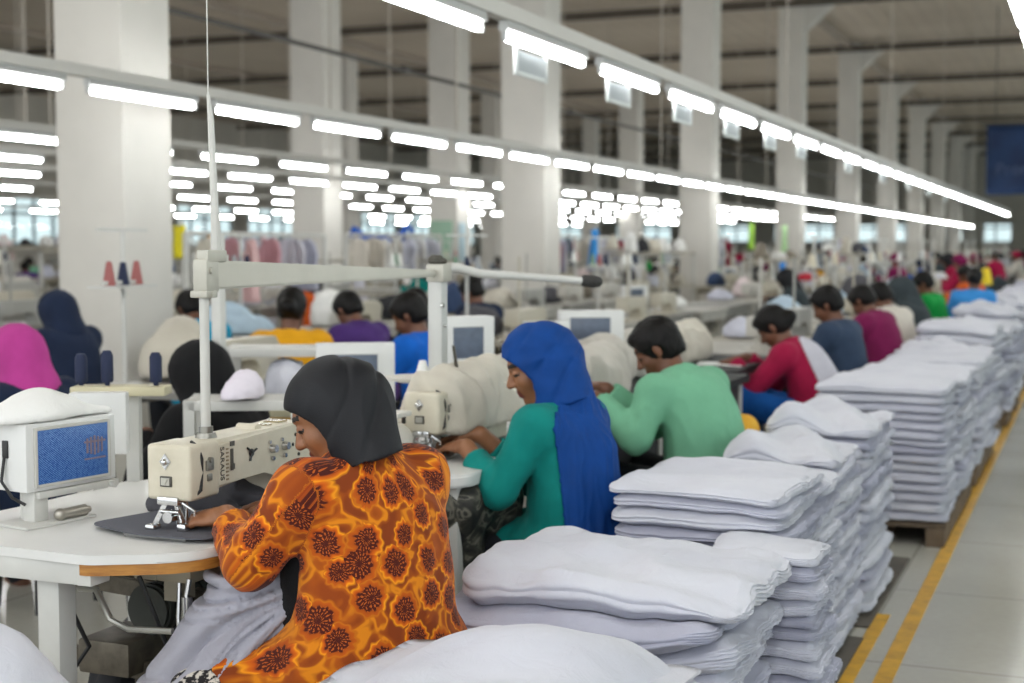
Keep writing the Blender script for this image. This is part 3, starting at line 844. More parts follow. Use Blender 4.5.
def body_mesh(P, h, faces=True):
    pts = [P.pel + v3(-.2, 0, -.1), P.hp(.1, 0, .1), P.hp(-.1, 0, .1)] + [P.wr[k] + P.hd[k] * .17 for k in (1, -1)] + [P.el[k] for k in (1, -1)] + [P.kn[k] for k in (1, -1)] + [P.ft[k] + v3(.17, 0, 0) for k in (1, -1)] + [P.ft[k] for k in (1, -1)]
    lo, hi = bounds(pts, .11); lo[2] = -0.01
    G = Grid(lo, hi, h); F = G.new()
    G.add(F, P.torso()); G.add(F, P.legs()); G.add(F, P.feet())
    G.add(F, P.arm(1)); G.add(F, P.arm(-1))
    G.add(F, P.neckp()); G.add(F, P.headp())
    if faces:
        G.sub(F, [('e', P.hp(.088, sd * .031, .008), (.016, .017, .011), P.H) for sd in (1, -1)], .006)
        G.add(F, [(.002, 'e', P.hp(.070, sd * .031, .006), (.0145, .0165, .0125), P.H) for sd in (1, -1)])
    for sd in (1, -1): G.add(F, P.hand(sd))
    V, Q = G.surf(F); V = relax(V, Q, 1, .4)
    return V, Q

def person(loc, rz, P, h, label, skin=SKIN_A, clothes=(), group=None, cat='person'):
    V, Q = body_mesh(P, h)
    me = mesh_np('body', V, Q)
    o = link('person', me, [skin, LIP, BROW, LASH], None, loc, R(rz))
    C = V[Q].mean(1); L = (C - P.head) @ P.H
    mi = np.zeros(len(Q), np.int32); ay = np.abs(L[:, 1])
    near = (L[:, 0] < .125) & (ay < .07)
    mi[near & (L[:, 0] > .076) & (L[:, 2] > -.080) & (L[:, 2] < -.050) & (ay < .023)] = 1
    mi[near & (L[:, 0] > .045) & (ay > .013) & (ay < .052) & (np.abs(L[:, 2] - (.034 - 4 * (ay - .03) ** 2)) < .0055)] = 2
    mi[near & (L[:, 0] > .055) & (ay > .016) & (ay < .048) & (np.abs(L[:, 2] - .001 + 6 * (ay - .031) ** 2) < .0045)] = 3
    me.polygons.foreach_set('material_index', mi)
    tag(o, label, cat, group)
    for c in clothes: c(o, P, h)
    return o

def piece(name, mat, fn, amp=.006, f=(9, 9, 5), ridge=.6, relax_it=1, hs=1.0, attr=None, post=None):
    """a garment grown from the pose: fn(G, P) gives its distance field."""
    def go(o, P, h):
        pts = [P.pel + v3(-.25, -.25, -.15), P.pel + v3(.2, .25, 0), P.hp(.1, .1, .14), P.hp(-.15, -.1, .1)] + [P.wr[k] for k in (1, -1)] + [P.el[k] for k in (1, -1)]
        if name in ('trousers', 'tunic', 'skirt', 'dress'): pts += [P.kn[k] for k in (1, -1)]
        if name in ('trousers', 'skirt', 'shoes'): pts += [P.ft[k] + v3(q, 0, 0) for k in (1, -1) for q in (-.1, .2)]
        lo, hi = bounds(pts, .12); G = Grid(lo, hi, h * hs)
        F = fn(G, P); V, Q = G.surf(F); V = relax(V, Q, relax_it, .5); N = vnormals(V, Q)
        if amp: V = wrinkle(V, N, amp, f, seed=len(name), ridge=ridge)
        if post: V = post(V, vnormals(V, Q), P)
        me = mesh_np(name, V, Q)
        c = link(name, me, mat, o)
        if attr: attr(me, V, P)
        return c
    return go

def f_top(i=.014, end=.93, hip=.03, lap=0.0, neck=.075, low=None):
    def fn(G, P):
        F = G.new(); G.add(F, P.torso(i, hip))
        if lap: G.add(F, [(.05, 'c', P.pel + v3(.02, sd * .09, 0), P.pel * (1 - lap) + P.kn[sd] * lap + v3(0, 0, .01), .10 + i, .085 + i) for sd in (1, -1)])
        G.add(F, P.arm(1, i, end, .03, 1)); G.add(F, P.arm(-1, i, end, .03, 1))
        G.sub(F, [('c', P.neck - P.T[:, 2] * .0, P.hp(-.02, 0, -.04), neck * .9, neck * 1.1)], .006)
        if low is not None: F = np.maximum(F, -G.plane((0, 0, 1), low))
        return F
    return fn
def f_hijab(back=.16, drop=.0, face=(.074, .062, .10), fc=(.098, 0, -.035), i=.022, shoulders=.0, low=-.02, front=.0, slim=0.0, tilt=0.0):
    def fn(G, P):
        H = P.H; F = G.new()
        G.add(F, [(.03, 'e', P.hp(-.014, 0, .028), (.095 + i, .075 + i, .088 + i), H), (.03, 'e', P.hp(.01, 0, -.05), (.062 + i, .058 + i, .07 + i), H),
                  (.05, 'c', P.hp(-.03, 0, -.02), P.neck - P.T[:, 2] * .02, .08 + i - slim, .075 + i - slim),
                  (.06, 'c', P.hp(-.06, 0, .0), P.neck - P.T[:, 0] * (.085 - slim * .4) - P.T[:, 2] * back, .078 + i - slim * .5, .06 + i - slim * .5)])
        if shoulders: G.add(F, [(.06, 'c', P.neck - P.T[:, 2] * .03, P.sh[sd] * shoulders + P.neck * (1 - shoulders) - P.T[:, 0] * .02, .075 + i, .05 + i) for sd in (1, -1)])
        if front: G.add(F, [(.05, 'c', P.hp(.01, 0, -.08), P.neck + P.T[:, 0] * .07 - P.T[:, 2] * front, .055 + i, .05 + i)])
        G.sub(F, [('e', P.hp(*fc), face, H)], .008)
        up = unit(P.T[:, 2] + P.T[:, 0] * .25 + P.T[:, 1] * tilt); F = np.maximum(F, -G.plane(up, up @ P.neck + low))
        return F
    return fn
def f_hair(long=0.0, bun=0.0, i=.013, nape=-.075):
    def fn(G, P):
        H = P.H; F = G.new()
        G.add(F, [(.02, 'e', P.hp(-.018, 0, .032), (.095 + i, .075 + i, .088 + i), H), (.02, 'e', P.hp(-.045, 0, -.03), (.055 + i, .058 + i, .055 + i), H), (.02, 'e', P.hp(.045, 0, .085), (.04, .05, .022), H)])
        G.sub(F, [('e', P.hp(.105, 0, -.045), (.098, .088, .115), H), ('e', P.hp(.0, .085, -.03), (.03, .022, .042), H), ('e', P.hp(.0, -.085, -.03), (.03, .022, .042), H)], .006)
        F = np.maximum(F, -G.plane(H[:, 2], H[:, 2] @ P.head + nape))
        if bun: G.add(F, [(.02, 'e', P.hp(-.11, 0, -.02), (bun, bun, bun * .9), H)])
        if long: G.add(F, [(.03, 'c', P.hp(-.09, 0, -.02), P.neck - P.T[:, 0] * .10 - P.T[:, 2] * long, .045, .025)])
        return F
    return fn
def f_trousers(i=.014, end=.95):
    def fn(G, P):
        F = G.new(); G.add(F, [P.torso(i)[0]]); G.add(F, P.legs(i, end))
        return F
    return fn
def f_shoes(G, P):
    F = G.new(); G.add(F, P.feet(.008)); return F
def f_shawl(c0=.0, low=.56, i=.026, side=None, tilt=.0):
    """a panel of cloth over the back: the part of the swollen torso behind a tilted plane."""
    def fn(G, P):
        F = G.new(); G.add(F, P.torso(i, .045)); G.add(F, P.arm(1, i + .004, .02)[:1]); G.add(F, P.arm(-1, i + .004, .02)[:1])
        n = unit(P.T[:, 0] + P.T[:, 1] * tilt); F = np.maximum(F, G.plane(n, n @ ((P.chest + P.neck) / 2) + c0))
        F = np.maximum(F, -G.plane((0, 0, 1), low))
        F = np.maximum(F, G.plane(P.T[:, 2], P.T[:, 2] @ P.neck + .03))
        return F
    return fn

# ---- the printed tunic: pattern coordinates run along the sleeve and around the back
def print_mat():
    g = NT('printed_orange_cotton'); b = g.n('BsdfPrincipled'); b.inputs['Roughness'].default_value = 0.85; b.inputs['Specular IOR Level'].default_value = 0.2; b.inputs['Sheen Weight'].default_value = .08
    at = g.n('Attribute', attribute_name='pat').outputs['Vector']
    wn = g.n('TexNoise', i_Scale=24.0, i_Detail=2.0); g.l(at, wn.inputs['Vector'])
    wv = g.n('VectorMath', operation='SUBTRACT'); g.l(wn.outputs['Color'], wv.inputs[0]); wv.inputs[1].default_value = (.5, .5, .5)
    ws = g.n('VectorMath', operation='SCALE'); g.l(wv.outputs[0], ws.inputs[0]); ws.inputs['Scale'].default_value = .022
    wa = g.n('VectorMath', operation='ADD'); g.l(at, wa.inputs[0]); g.l(ws.outputs[0], wa.inputs[1])
    S = 11.5
    vo = g.n('TexVoronoi', voronoi_dimensions='2D', i_Scale=S, i_Randomness=.62); g.l(wa.outputs[0], vo.inputs['Vector'])
    d = vo.outputs['Distance']
    sc = g.n('VectorMath', operation='SCALE'); g.l(wa.outputs[0], sc.inputs[0]); sc.inputs['Scale'].default_value = 1.0
    df = g.n('VectorMath', operation='SUBTRACT'); g.l(sc.outputs[0], df.inputs[0]); g.l(vo.outputs['Position'], df.inputs[1])
    sp = g.n('SeparateXYZ'); g.l(df.outputs[0], sp.inputs[0])
    ang = g.math('ARCTAN2', sp.outputs[1], sp.outputs[0])
    # size differs from flower to flower
    rs = g.n('SeparateColor'); g.l(vo.outputs['Color'], rs.inputs[0])
    rad = g.math('ADD', .27, g.math('MULTIPLY', rs.outputs[0], .12))
    pet = g.math('MULTIPLY', g.math('SINE', g.math('MULTIPLY', ang, 11.0)), .025)
    q = g.math('DIVIDE', g.math('ADD', d, pet), rad); qh = g.math('MULTIPLY', q, .5, True)
    # ground: rust brown crossed by wandering yellow-orange outlines
    n1 = g.n('TexNoise', i_Scale=15.0, i_Detail=1.5, i_Distortion=.6); g.l(at, n1.inputs['Vector'])
    ground = g.ramp(n1.outputs['Fac'], [(.40, lin('7d3610')), (.475, lin('96460f')), (.51, lin('d07c14')), (.545, lin('d07c14')), (.58, lin('a5500f')), (.66, lin('8a3d0f'))])
    ring = g.ramp(qh, [(.45, lin('6e260d')), (.53, lin('b9500e')), (.60, lin('c9620f')), (.66, lin('e39018')), (.74, lin('d9820f'))])
    ring = g.mix(g.math('MULTIPLY', g.math('GREATER_THAN', n1.outputs['Fac'], .5), .7), ring, lin('a64c0e'))
    c = g.mix(g.ramp(qh, [(.68, (0, 0, 0)), (.76, (1, 1, 1))]), ring, ground)
    # core: dark maroon with radiating orange flecks
    st = g.math('SINE', g.math('ADD', g.math('MULTIPLY', ang, 17.0), g.math('MULTIPLY', q, 5.0)))
    n2 = g.n('TexNoise', i_Scale=210.0, i_Detail=1.0); g.l(at, n2.inputs['Vector'])
    rings = g.math('SINE', g.math('MULTIPLY', q, 22.0))
    fl = g.math('MULTIPLY', g.math('GREATER_THAN', g.math('ADD', st, g.math('MULTIPLY', rings, .55)), .55), g.math('GREATER_THAN', n2.outputs['Fac'], .42))
    fl = g.math('MULTIPLY', fl, g.math('GREATER_THAN', q, .16))
    core = g.mix(g.math('MULTIPLY', fl, .8), lin('48180f'), lin('c2601f'))
    c = g.mix(g.ramp(qh, [(.43, (0, 0, 0)), (.49, (1, 1, 1))]), core, c)
    g.l(c, b.inputs['Base Color'])
    n3 = g.n('TexNoise', i_Scale=400.0, i_Detail=1.0); g.l(at, n3.inputs['Vector'])
    bp = g.n('Bump'); bp.inputs['Strength'].default_value = .15; bp.inputs['Distance'].default_value = .003
    g.l(n3.outputs['Fac'], bp.inputs['Height']); g.l(bp.outputs[0], b.inputs['Normal'])
    g.l(b.outputs[0], g.out.inputs[0]); return g.m
def print_attr(me, V, P):
    def seg(a, b):
        d = b - a; t = np.clip(((V - a) @ d) / (d @ d), 0, 1); return np.linalg.norm(V - a - t[:, None] * d, axis=1), t * np.linalg.norm(d)
    best = np.full(len(V), 9.0); U = np.zeros((len(V), 3))
    for sd in (1, -1):
        off = 0
        for a, b in ((P.sh[sd], P.el[sd]), (P.el[sd], P.wr[sd])):
            D, s = seg(a, b); D = D - .05
            ax = unit(b - a); e1 = unit(np.cross(ax, v3(0.3, .1, 1))); e2 = np.cross(ax, e1); w = V - a
            an = np.arctan2(w @ e2, w @ e1)
            m = D < best; best[m] = D[m]; U[m] = np.stack([an * .062 + 3 * sd, s + off + 1.3 * sd, 0 * s], 1)[m]; off += np.linalg.norm(b - a)
    D, s = seg(P.pel - v3(0, 0, .1), P.neck); D = D - .15
    m = D < best + .012
    w = V - P.chest; an = np.arctan2(w @ P.T[:, 1], -(w @ P.T[:, 0]))
    U[m] = np.stack([an * .165, w @ P.T[:, 2], 0 * an], 1)[m]
    at = me.attributes.new('pat', 'FLOAT_VECTOR', 'POINT'); at.data.foreach_set('vector', U.astype(np.float32).ravel())

PRINT = print_mat()
BLACKH = fabric('black_headscarf', '131419', .15, .6, .12, sheen=0, spec=.3)
BLUEH = fabric('royal_blue_scarf', '083f86', .2, .7, .15, sheen=0)
TEAL = fabric('teal_jersey', '0b7f78', .15)
MINT = fabric('mint_green_shirt', '74b08f', .1)
BURG = fabric('burgundy_top', '9c1740', .2)
GREYV = fabric('grey_white_hood', 'c4c2cc', .1)
JEANS = fabric('blue_denim', '14549e', .2)
NAVY = fabric('navy_jacket', '34435a', .2)
PLUM = fabric('plum_top', '7a1c4e', .2)
OFFW = fabric('off_white_shirt', 'd2cbc0', .1)
CHAR = fabric('charcoal_top', '3b4347', .2)
GREEN = fabric('bright_green_top', '12903f', .2)
SKYB = fabric('sky_blue_top', '3e8fd6', .15)
ORANGE = fabric('orange_top', 'd8622a', .2)
MUST = fabric('mustard_top', 'e2a21c', .12)
COBALT = fabric('cobalt_shirt', '0f5fc0', .15)
PINK = fabric('pink_scarf', 'b8408f', .15)
DNAVY = fabric('dark_navy_cloth', '1d2840', .2)
CYAN = fabric('cyan_top', '1d9cc4', .15)
BLACKC = fabric('black_cloth', '121214', .2)
PURPLE = fabric('purple_top', '4a2f6e', .2)
DTROU = fabric('dark_trousers', '24262c', .2)
SKIRT = None
def skirt_mat():
    g = NT('black_white_print'); b = g.n('BsdfPrincipled'); b.inputs['Roughness'].default_value = .85
    tc = g.n('TexCoord').outputs['Object']; n = g.n('TexNoise', i_Scale=70.0, i_Detail=3.0); g.l(tc, n.inputs['Vector'])
    g.l(g.ramp(n.outputs['Fac'], [(.47, lin('1b1719')), (.55, lin('cfc8bd'))]), b.inputs['Base Color']); g.l(b.outputs[0], g.out.inputs[0]); return g.m
SKIRTM = skirt_mat()

# ---- the woman at the nearest machine
Ph = Pose(pel=(-.01, 0, .50), chest=(-.025, -.01, .74), neck=(.025, .01, .985), head=(.080, .048, 1.100), hyaw=44, hpitch=30, handL=(.272, .225, .850), handR=(.31, .04, .85),
          armL=(.195, .205), poleL=(-.35, .5, -.75), poleR=(-.1, -.15, -1), sw=.158, dirL=(.87, .45, -.10), curl=.62, palmL=(0, -.35, -1), kneeL=(.19, .33, .43), kneeR=(.40, -.14, .48), footL=(.24, .36, 0), wide=1.10)
def f_tunic(G, P):
    F = f_top(.020, .76, .055, .80, .07)(G, P)
    G.add(F, [(.06, 'e', P.pel + v3(.0, 0, -.03), (.18, .215, .10), None)])
    return F
def folds(a, k, n, s0=0.0):
    def go(V, N, P):
        L = (V - P.head) @ P.H; u = L @ unit(n) + .02 * pnoise(V * 9 + s0)
        w = np.clip((.06 - L[:, 0]) / .08, .25, 1)
        return V - N * (a * w * np.exp(-(np.sin(u * k + 2.2 * pnoise(V * 5 + s0)) / .32) ** 2) * (.6 + 1.2 * pnoise(V * 7 + s0 + 4)))[:, None]
    return go
def f_dark_front(G, P):
    F = G.new(); G.add(F, [(k, t, np.array(c) + P.T[:, 0] * .08 + P.T[:, 1] * .03, r, M) for k, t, c, r, M in P.torso(.0)[:3]]); return F  # copy of the torso shapes moved forward, coloured black
def f_skirt(G, P):
    F = G.new(); G.add(F, P.legs(.035, .9)); G.add(F, [(.05, 'c', P.kn[1], P.kn[-1], .08, .08), (.05, 'c', P.pel, (P.kn[1] + P.kn[-1]) / 2, .13, .1)]); return F
person((-1.575, 2.945, 0), 152, Ph, .0045, 'woman in orange flower-print tunic and black headscarf guiding cloth at the nearest machine', SKIN_A,
       [piece('inner_top', BLACKC, f_dark_front, .004), piece('tunic', PRINT, f_tunic, .008, (8, 8, 5), .55, attr=print_attr),
        piece('headscarf', BLACKH, f_hijab(.0, face=(.135, .13, .122), fc=(.114, 0, -.052), low=-.005, slim=.016, i=.017, tilt=.17), .010, (5.5, 5.5, 2.4), .75, post=folds(.008, 30, (.75, .25, .6))),
        piece('skirt', SKIRTM, f_skirt, .008, (7, 7, 5), .5, hs=1.6), piece('shoes', BLACKC, f_shoes, 0, hs=2)])

# ---- the woman in blue at the second machine
Pb = Pose(pel=(-.01, 0, .50), chest=(-.01, 0, .74), neck=(.06, 0, .975), head=(.13, .012, 1.112), hyaw=38, hpitch=24, handL=(.285, .185, .852), handR=(.34, .03, .872), armL=(.22, .215),
          poleL=(-.1, .5, -1), poleR=(-.2, -.4, -1), sw=.155, dirL=(1, -.25, -.05), dirR=(1, .25, -.12), curl=.5)
def f_tails(G, P):
    F = f_shawl(-.03, .50, .022, tilt=.25)(G, P)
    G.add(F, [(.03, 'c', P.hp(-.10, 0, -.01), P.chest - P.T[:, 0] * .10 + P.T[:, 2] * .1, .05, .05), (.04, 'c', P.chest - P.T[:, 0] * .10 + P.T[:, 2] * .1, P.pel - v3(.11, -.05, -.02), .05, .06)])
    return F
def f_sleeves(G, P): return f_top(.014, .72, .035, .5, .07)(G, P)
person((-1.55, 4.285, 0), 168, Pb, .0055, 'woman in royal blue headscarf and teal sleeves sewing at the second machine', SKIN_A,
       [piece('tunic', TEAL, f_sleeves, .006, (11, 11, 6), .6), piece('headscarf', BLUEH, f_hijab(.08, face=(.118, .12, .115), fc=(.114, 0, -.046), low=-.01, front=.0, slim=.012), .010, (5, 5, 8), .75, post=folds(.009, 34, (.55, .1, .8), 3)),
        piece('scarf', BLUEH, f_tails, .012, (15, 15, 2.2), .7), piece('trousers', DTROU, f_trousers(), .005, hs=1.8), piece('shoes', BLACKC, f_shoes, 0, hs=2)])

# ---- the man in mint green
Pg = Pose(pel=(-.02, 0, .50), chest=(.0, 0, .76), neck=(.13, .01, .955), head=(.225, .03, 1.075), hyaw=32, hpitch=36, handL=(.31, .31, .885), handR=(.42, .12, .90), armL=(.20, .25), poleL=(-.3, .4, -.8), poleR=(-.2, -.5, -1),
          sw=.185, sc=1.06, wide=1.12, dirL=(1, -.1, .15), dirR=(.9, .3, .2), curl=.5)
person((-1.46, 5.62, 0), 158, Pg, .0075, 'man in mint green sweater bent over the third machine', SKIN_B,
       [piece('sweater', MINT, f_top(.02, .92, .03, .2, .07), .008, (8, 8, 5), .6), piece('hair', HAIR, f_hair(), .006, (30, 30, 20), .5), piece('trousers', DTROU, f_trousers(), .005, hs=1.5), piece('shoes', BLACKC, f_shoes, 0, hs=2)])

# ---- the worker in burgundy
Pr = Pose(pel=(-.02, 0, .50), chest=(.03, 0, .72), neck=(.18, .0, .90), head=(.275, .0, 1.02), hyaw=10, hpitch=44, handL=(.46, .13, .82), handR=(.46, -.08, .83), sw=.17, kneeL=(.40, .30, .62), kneeR=(.46, .0, .60), poleL=(-.1, .5, -1))
def f_hoodback(G, P):
    F = f_shawl(-.05, .56, .03, tilt=.35)(G, P); return F
person((-1.49, 8.33, 0), 172, Pr, .010, 'worker in burgundy top with a grey-white hood down the back and blue jeans', SKIN_B,
       [piece('top', BURG, f_top(.02, .95, .03, .15, .07), .007, (8, 8, 5), .6), piece('hood', GREYV, f_hoodback, .006, (9, 9, 5), .5), piece('hair', HAIR, f_hair(bun=.05), .006, (26, 26, 20), .5),
        piece('trousers', JEANS, f_trousers(.02), .006), piece('shoes', BLACKC, f_shoes, 0, hs=1.5)])
# ================================================================== sewing stations
CASTW = mk('machine_cream_enamel', 'cfc8b6', 0.38, col2='c0b8a4', vscale=7, bump=.05, bscale=40)
CASTP = mk('machine_pale_enamel', 'd3cfc6', 0.4, var=.08)
LAM = mk('white_laminate', 'd6d5d2', 0.42, var=.06, vscale=3)
WEDGE = mk('varnished_wood_edge', 'b07a35', 0.5, col2='96622a', vscale=14, stretch=(1, 1, 8))
WPAINT = mk('white_painted_steel', 'c6c5c0', 0.45, var=.1, vscale=5)
CHROME = mk('chrome', 'c8c8c8', 0.18, 1.0)
DARKM = mk('dark_metal', '3a3a3a', 0.4, .8)
BLKP = mk('black_plastic', '1c1c1e', 0.45)
GREYP = mk('grey_plastic', '85888a', 0.5)
CASE = mk('panel_white_plastic', 'd8d8d6', 0.4, var=.05)
NAVYT = mk('navy_thread', '142040', 0.7, bump=.4, bscale=200)
GREASE = mk('greasy_steel', '6f675a', 0.5, .4, var=.4, vscale=18)
SWAP = Matrix(((0, 0, 1, 0), (1, 0, 0, 0), (0, 1, 0, 0), (0, 0, 0, 1)))      # profile (y, z) extruded along x

def arc(cx, cy, r, a0, a1, n=7): return [(cx + r * math.cos(R(a0 + (a1 - a0) * k / n)), cy + r * math.sin(R(a0 + (a1 - a0) * k / n))) for k in range(n + 1)]
def arm_profile(L=.56, ht=.22, low=.092):
    p = [(.02, low)]; p += [(L * .53, low + .018)] + arc(L * .53 + .02, low - .03, .055, 90, 0)[1:]
    p += [(L * .66, 0), (L, 0)] + arc(L - .035, ht - .035, .035, 0, 90) + [(.02, ht)]
    return p

def make_machine(label, cat='sewing machine', body=CASTW, cover=None, detail=True):
    t = thing('sewing_machine', (0, 0, 0), 0, label, cat)
    m = MB(); m.prism(arm_profile(), -.062, .062, bev=.014, M=SWAP, seg=3)
    m.prism([(y * .9 + .05, z * .98 + .002) for y, z in arc(.3, .216, .02, 0, 180, 6)], -.03, .03, M=SWAP)
    m.build('cast_arm', body, t)
    m = MB(); m.box((0, .03, .153), (.128, .125, .136), bev=.012, seg=3); m.build('head_cover', body, t)
    m = MB(); m.prism([(-.10, -.08), (.08, -.08), (.085, .55), (-.10, .55)], .0005, .010, bev=.003); m.build('bed_plate', mk('grey_bed_plate', '8c8b88', .35, .3), t)
    # needle bar, presser foot with its two legs
    m = MB(); m.cyl((0, .0, .02), (0, .0, .09), .004, n=10); m.cyl((.018, .012, .03), (.018, .012, .09), .006, n=10); m.build('needle_bar', CHROME, t)
    m = MB()
    m.bar((-.012, -.02, .088), (-.040, -.034, .026), .016, .012, bev=.003); m.bar((.012, -.02, .088), (.036, -.028, .030), .016, .012, bev=.003)
    m.box((-.044, -.036, .018), (.026, .034, .018), bev=.005); m.box((.042, -.03, .022), (.026, .030, .022), bev=.006); m.cyl((-.026, -.03, .058), (.028, -.03, .058), .006, n=10)
    m.box((0, -.02, .085), (.06, .04, .02), bev=.004); m.cyl((.0, -.04, .045), (.0, -.012, .045), .014, n=14); m.tube([(.03, -.02, .08), (.058, -.01, .06), (.056, .0, .03), (.034, -.01, .012)], .004)
    m.build('presser_foot', CHROME, t)
    if detail:
        m = MB(); m.prism([(0, -.020), (.016, 0), (0, .020), (-.016, 0)], -.004, .003, bev=.002, M=Matrix.Translation((-.008, -.034, .180)) @ Matrix.Rotation(PI / 2, 4, 'X')); m.sph((-.008, -.038, .18), .009, 10); m.build('face_emblem', CHROME, t)
        m = MB(); m.box((-.006, -.0335, .132), (.034, .005, .026), bev=.002); b = m.build('badge', mk('badge_dark', '4c4a44', .4, .3), t)
        m = MB(); m.box((-.006, -.037, .132), (.024, .003, .018)); m.prism([(-.008, .006), (.008, .006), (0, -.008)], 0, .002, M=Matrix.Translation((-.006, -.0385, .133)) @ Matrix.Rotation(PI / 2, 4, 'X')); m.build('emblem', mk('badge_silver', 'b1aea4', .3, .6), b)
        m = MB(); m.tube([(.03, .02, .224), (.055, .012, .215), (.066, .012, .185), (.060, .02, .15), (.068, .004, .11), (.052, -.012, .088)], .0042); m.build('cable', BLKP, t)
        m = MB(); m.box((.064, .045, .165), (.012, .03, .026), bev=.003); m.box((.063, .045, .135), (.010, .02, .018), bev=.003); m.cyl((.06, .045, .178), (.074, .045, .178), .007, n=12); m.build('tension_unit', mk('worn_nickel', '8f8d86', .35, .8), t)
        m = MB()
        for k in range(9): m.box((.0625, .126, .118 + k * .0095), (.003, .010, .004))
        m.build('vent_strip', mk('strip_brown', '8a7a62', .6), t)
        m = MB(); m.box((.064, .145, .165), (.004, .010, .055), bev=.001); m.box((.066, .145, .148), (.006, .012, .014)); m.box((.063, .148, .205), (.004, .018, .012)); m.build('slide_plate', mk('slide_dark', '4a4640', .5), t)
        m = MB(); m.sph((.064, .235, .17), .011, 10, (.5, 1, 1)); m.tube([(.064, .215, .185), (.068, .232, .172), (.066, .225, .15)], .003, 6); m.tube([(.066, .235, .17), (.067, .255, .178)], .003, 6); m.build('thread_guide', DARKM, t)
        for y in (.335, .395):
            m = MB(); m.cyl((.06, y, .168), (.078, y, .168), .013, .010, n=16); m.cyl((.06, y, .142), (.070, y, .142), .006, n=10); m.cyl((.06, y - .012, .186), (.067, y - .012, .186), .005, n=10); m.build('dial', CHROME, t)
        m = MB()
        for y, z in ((.44, .165), (.47, .135), (.50, .165), (.455, .19)): m.cyl((.058, y, z), (.0645, y, z), .005, n=10)
        m.build('screw_heads', DARKM, t)
        m = MB(); m.cyl((0, .40, .216), (0, .40, .2225), .022, .018, n=18); m.box((-.01, .47, .221), (.05, .045, .006), bev=.002); m.build('oil_window', mk('oil_window', '8f8362', .2), t)
    m = MB(); m.lathe([(.0, 0), (.05, 0), (.058, .006), (.058, .018), (.05, .024), (.018, .028), (0, .028)], 24, (0, .562, .15), Matrix.Rotation(-PI / 2, 4, 'X')); m.build('handwheel', DARKM, t)
    return t

def lettering(body, size, M, ext=.0006):
    fc = bpy.data.curves.new('lettering', 'FONT'); fc.body = body; fc.size = size; fc.extrude = ext; fc.align_x = 'CENTER'; fc.align_y = 'CENTER'
    tmp = bpy.data.objects.new('t', fc); COL.objects.link(tmp); dg = bpy.context.evaluated_depsgraph_get()
    me = bpy.data.meshes.new_from_object(tmp.evaluated_get(dg)); bpy.data.objects.remove(tmp); me.transform(M); return me

TZ = .80
# ---- first machine and its table
mc = make_machine('cream sewing machine with vertical lettering at the woman in orange')
mc.location = (-2.06, 2.868, TZ)
Mt = Matrix.Translation((.0645, .098, .163)) @ Matrix(((0, 0, 1, 0), (0, 1, 0, 0), (1, 0, 0, 0), (0, 0, 0, 1))) @ Matrix.Rotation(PI, 4, 'Z')
Mt = Matrix.Translation((.0624, .104, .160)) @ Matrix(((0, 0, 1, 0), (0, 1, 0, 0), (-1, 0, 0, 0), (0, 0, 0, 1)))
link('lettering', lettering('SARAUS', .024, Mt), mk('ink', '2a2724', .6), mc)

def rounded(poly, r, n=5):
    out = []; N = len(poly)
    for i in range(N):
        rr = r[i] if isinstance(r, (list, tuple)) else r
        p0, p, p1 = (Vector((*poly[j % N], 0)) for j in (i - 1, i, i + 1))
        a = p + (p0 - p).normalized() * rr; b = p + (p1 - p).normalized() * rr
        for k in range(n + 1):
            t = k / n; q = a * (1 - t) ** 2 + p * 2 * t * (1 - t) + b * t * t; out.append((q.x, q.y))
    return out

tb = thing('sewing_table', (-2.25, 3.3, 0), 0, 'white topped sewing table with a varnished wood edge, nearest the camera', 'table')
O = (-2.25, 3.3)
def L2(p): return [(x - O[0], y - O[1]) for x, y in p]
main = rounded(L2([(-2.70, 2.60), (-2.098, 2.575), (-1.875, 2.70), (-1.875, 3.78), (-2.60, 3.78)]), [.02, .03, .10, .03, .03])
m = MB(); m.prism(main, .778, .80, bev=.003); m.build('table_top', LAM, tb)
m = MB(); m.prism(rounded(L2([(-2.12, 2.581), (-2.098, 2.578), (-1.879, 2.702), (-1.879, 3.77), (-2.12, 3.77)]), [.002, .025, .098, .02, .002]), .752, .7778); m.build('wood_edge', WEDGE, tb)
m = MB(); m.box((-2.40 - O[0], 2.606 - O[1], .752), (.60, .035, .052), bev=.004); m.box((-2.115 - O[0], 2.62 - O[1], .752), (.04, .07, .052), bev=.004); m.box((-2.68 - O[0], 3.2 - O[1], .752), (.035, 1.15, .052), bev=.004)
m.build('apron', WPAINT, tb)
for x, y in ((-2.25, 2.655), (-2.25, 3.72), (-2.62, 2.655), (-2.62, 3.72)):
    m = MB(); m.box((x - O[0], y - O[1], .365), (.062, .062, .73), bev=.006); m.build('leg', WPAINT, tb)
m = MB(); m.bar((-2.175 - O[0], 2.655 - O[1], .16), (-2.175 - O[0], 3.72 - O[1], .16), .04, .05); m.bar((-2.62 - O[0], 2.655 - O[1], .16), (-2.175 - O[0], 2.655 - O[1], .16), .04, .05)
m.bar((-2.62 - O[0], 3.72 - O[1], .16), (-2.175 - O[0], 3.72 - O[1], .16), .04, .05); m.build('stretcher', WPAINT, tb)
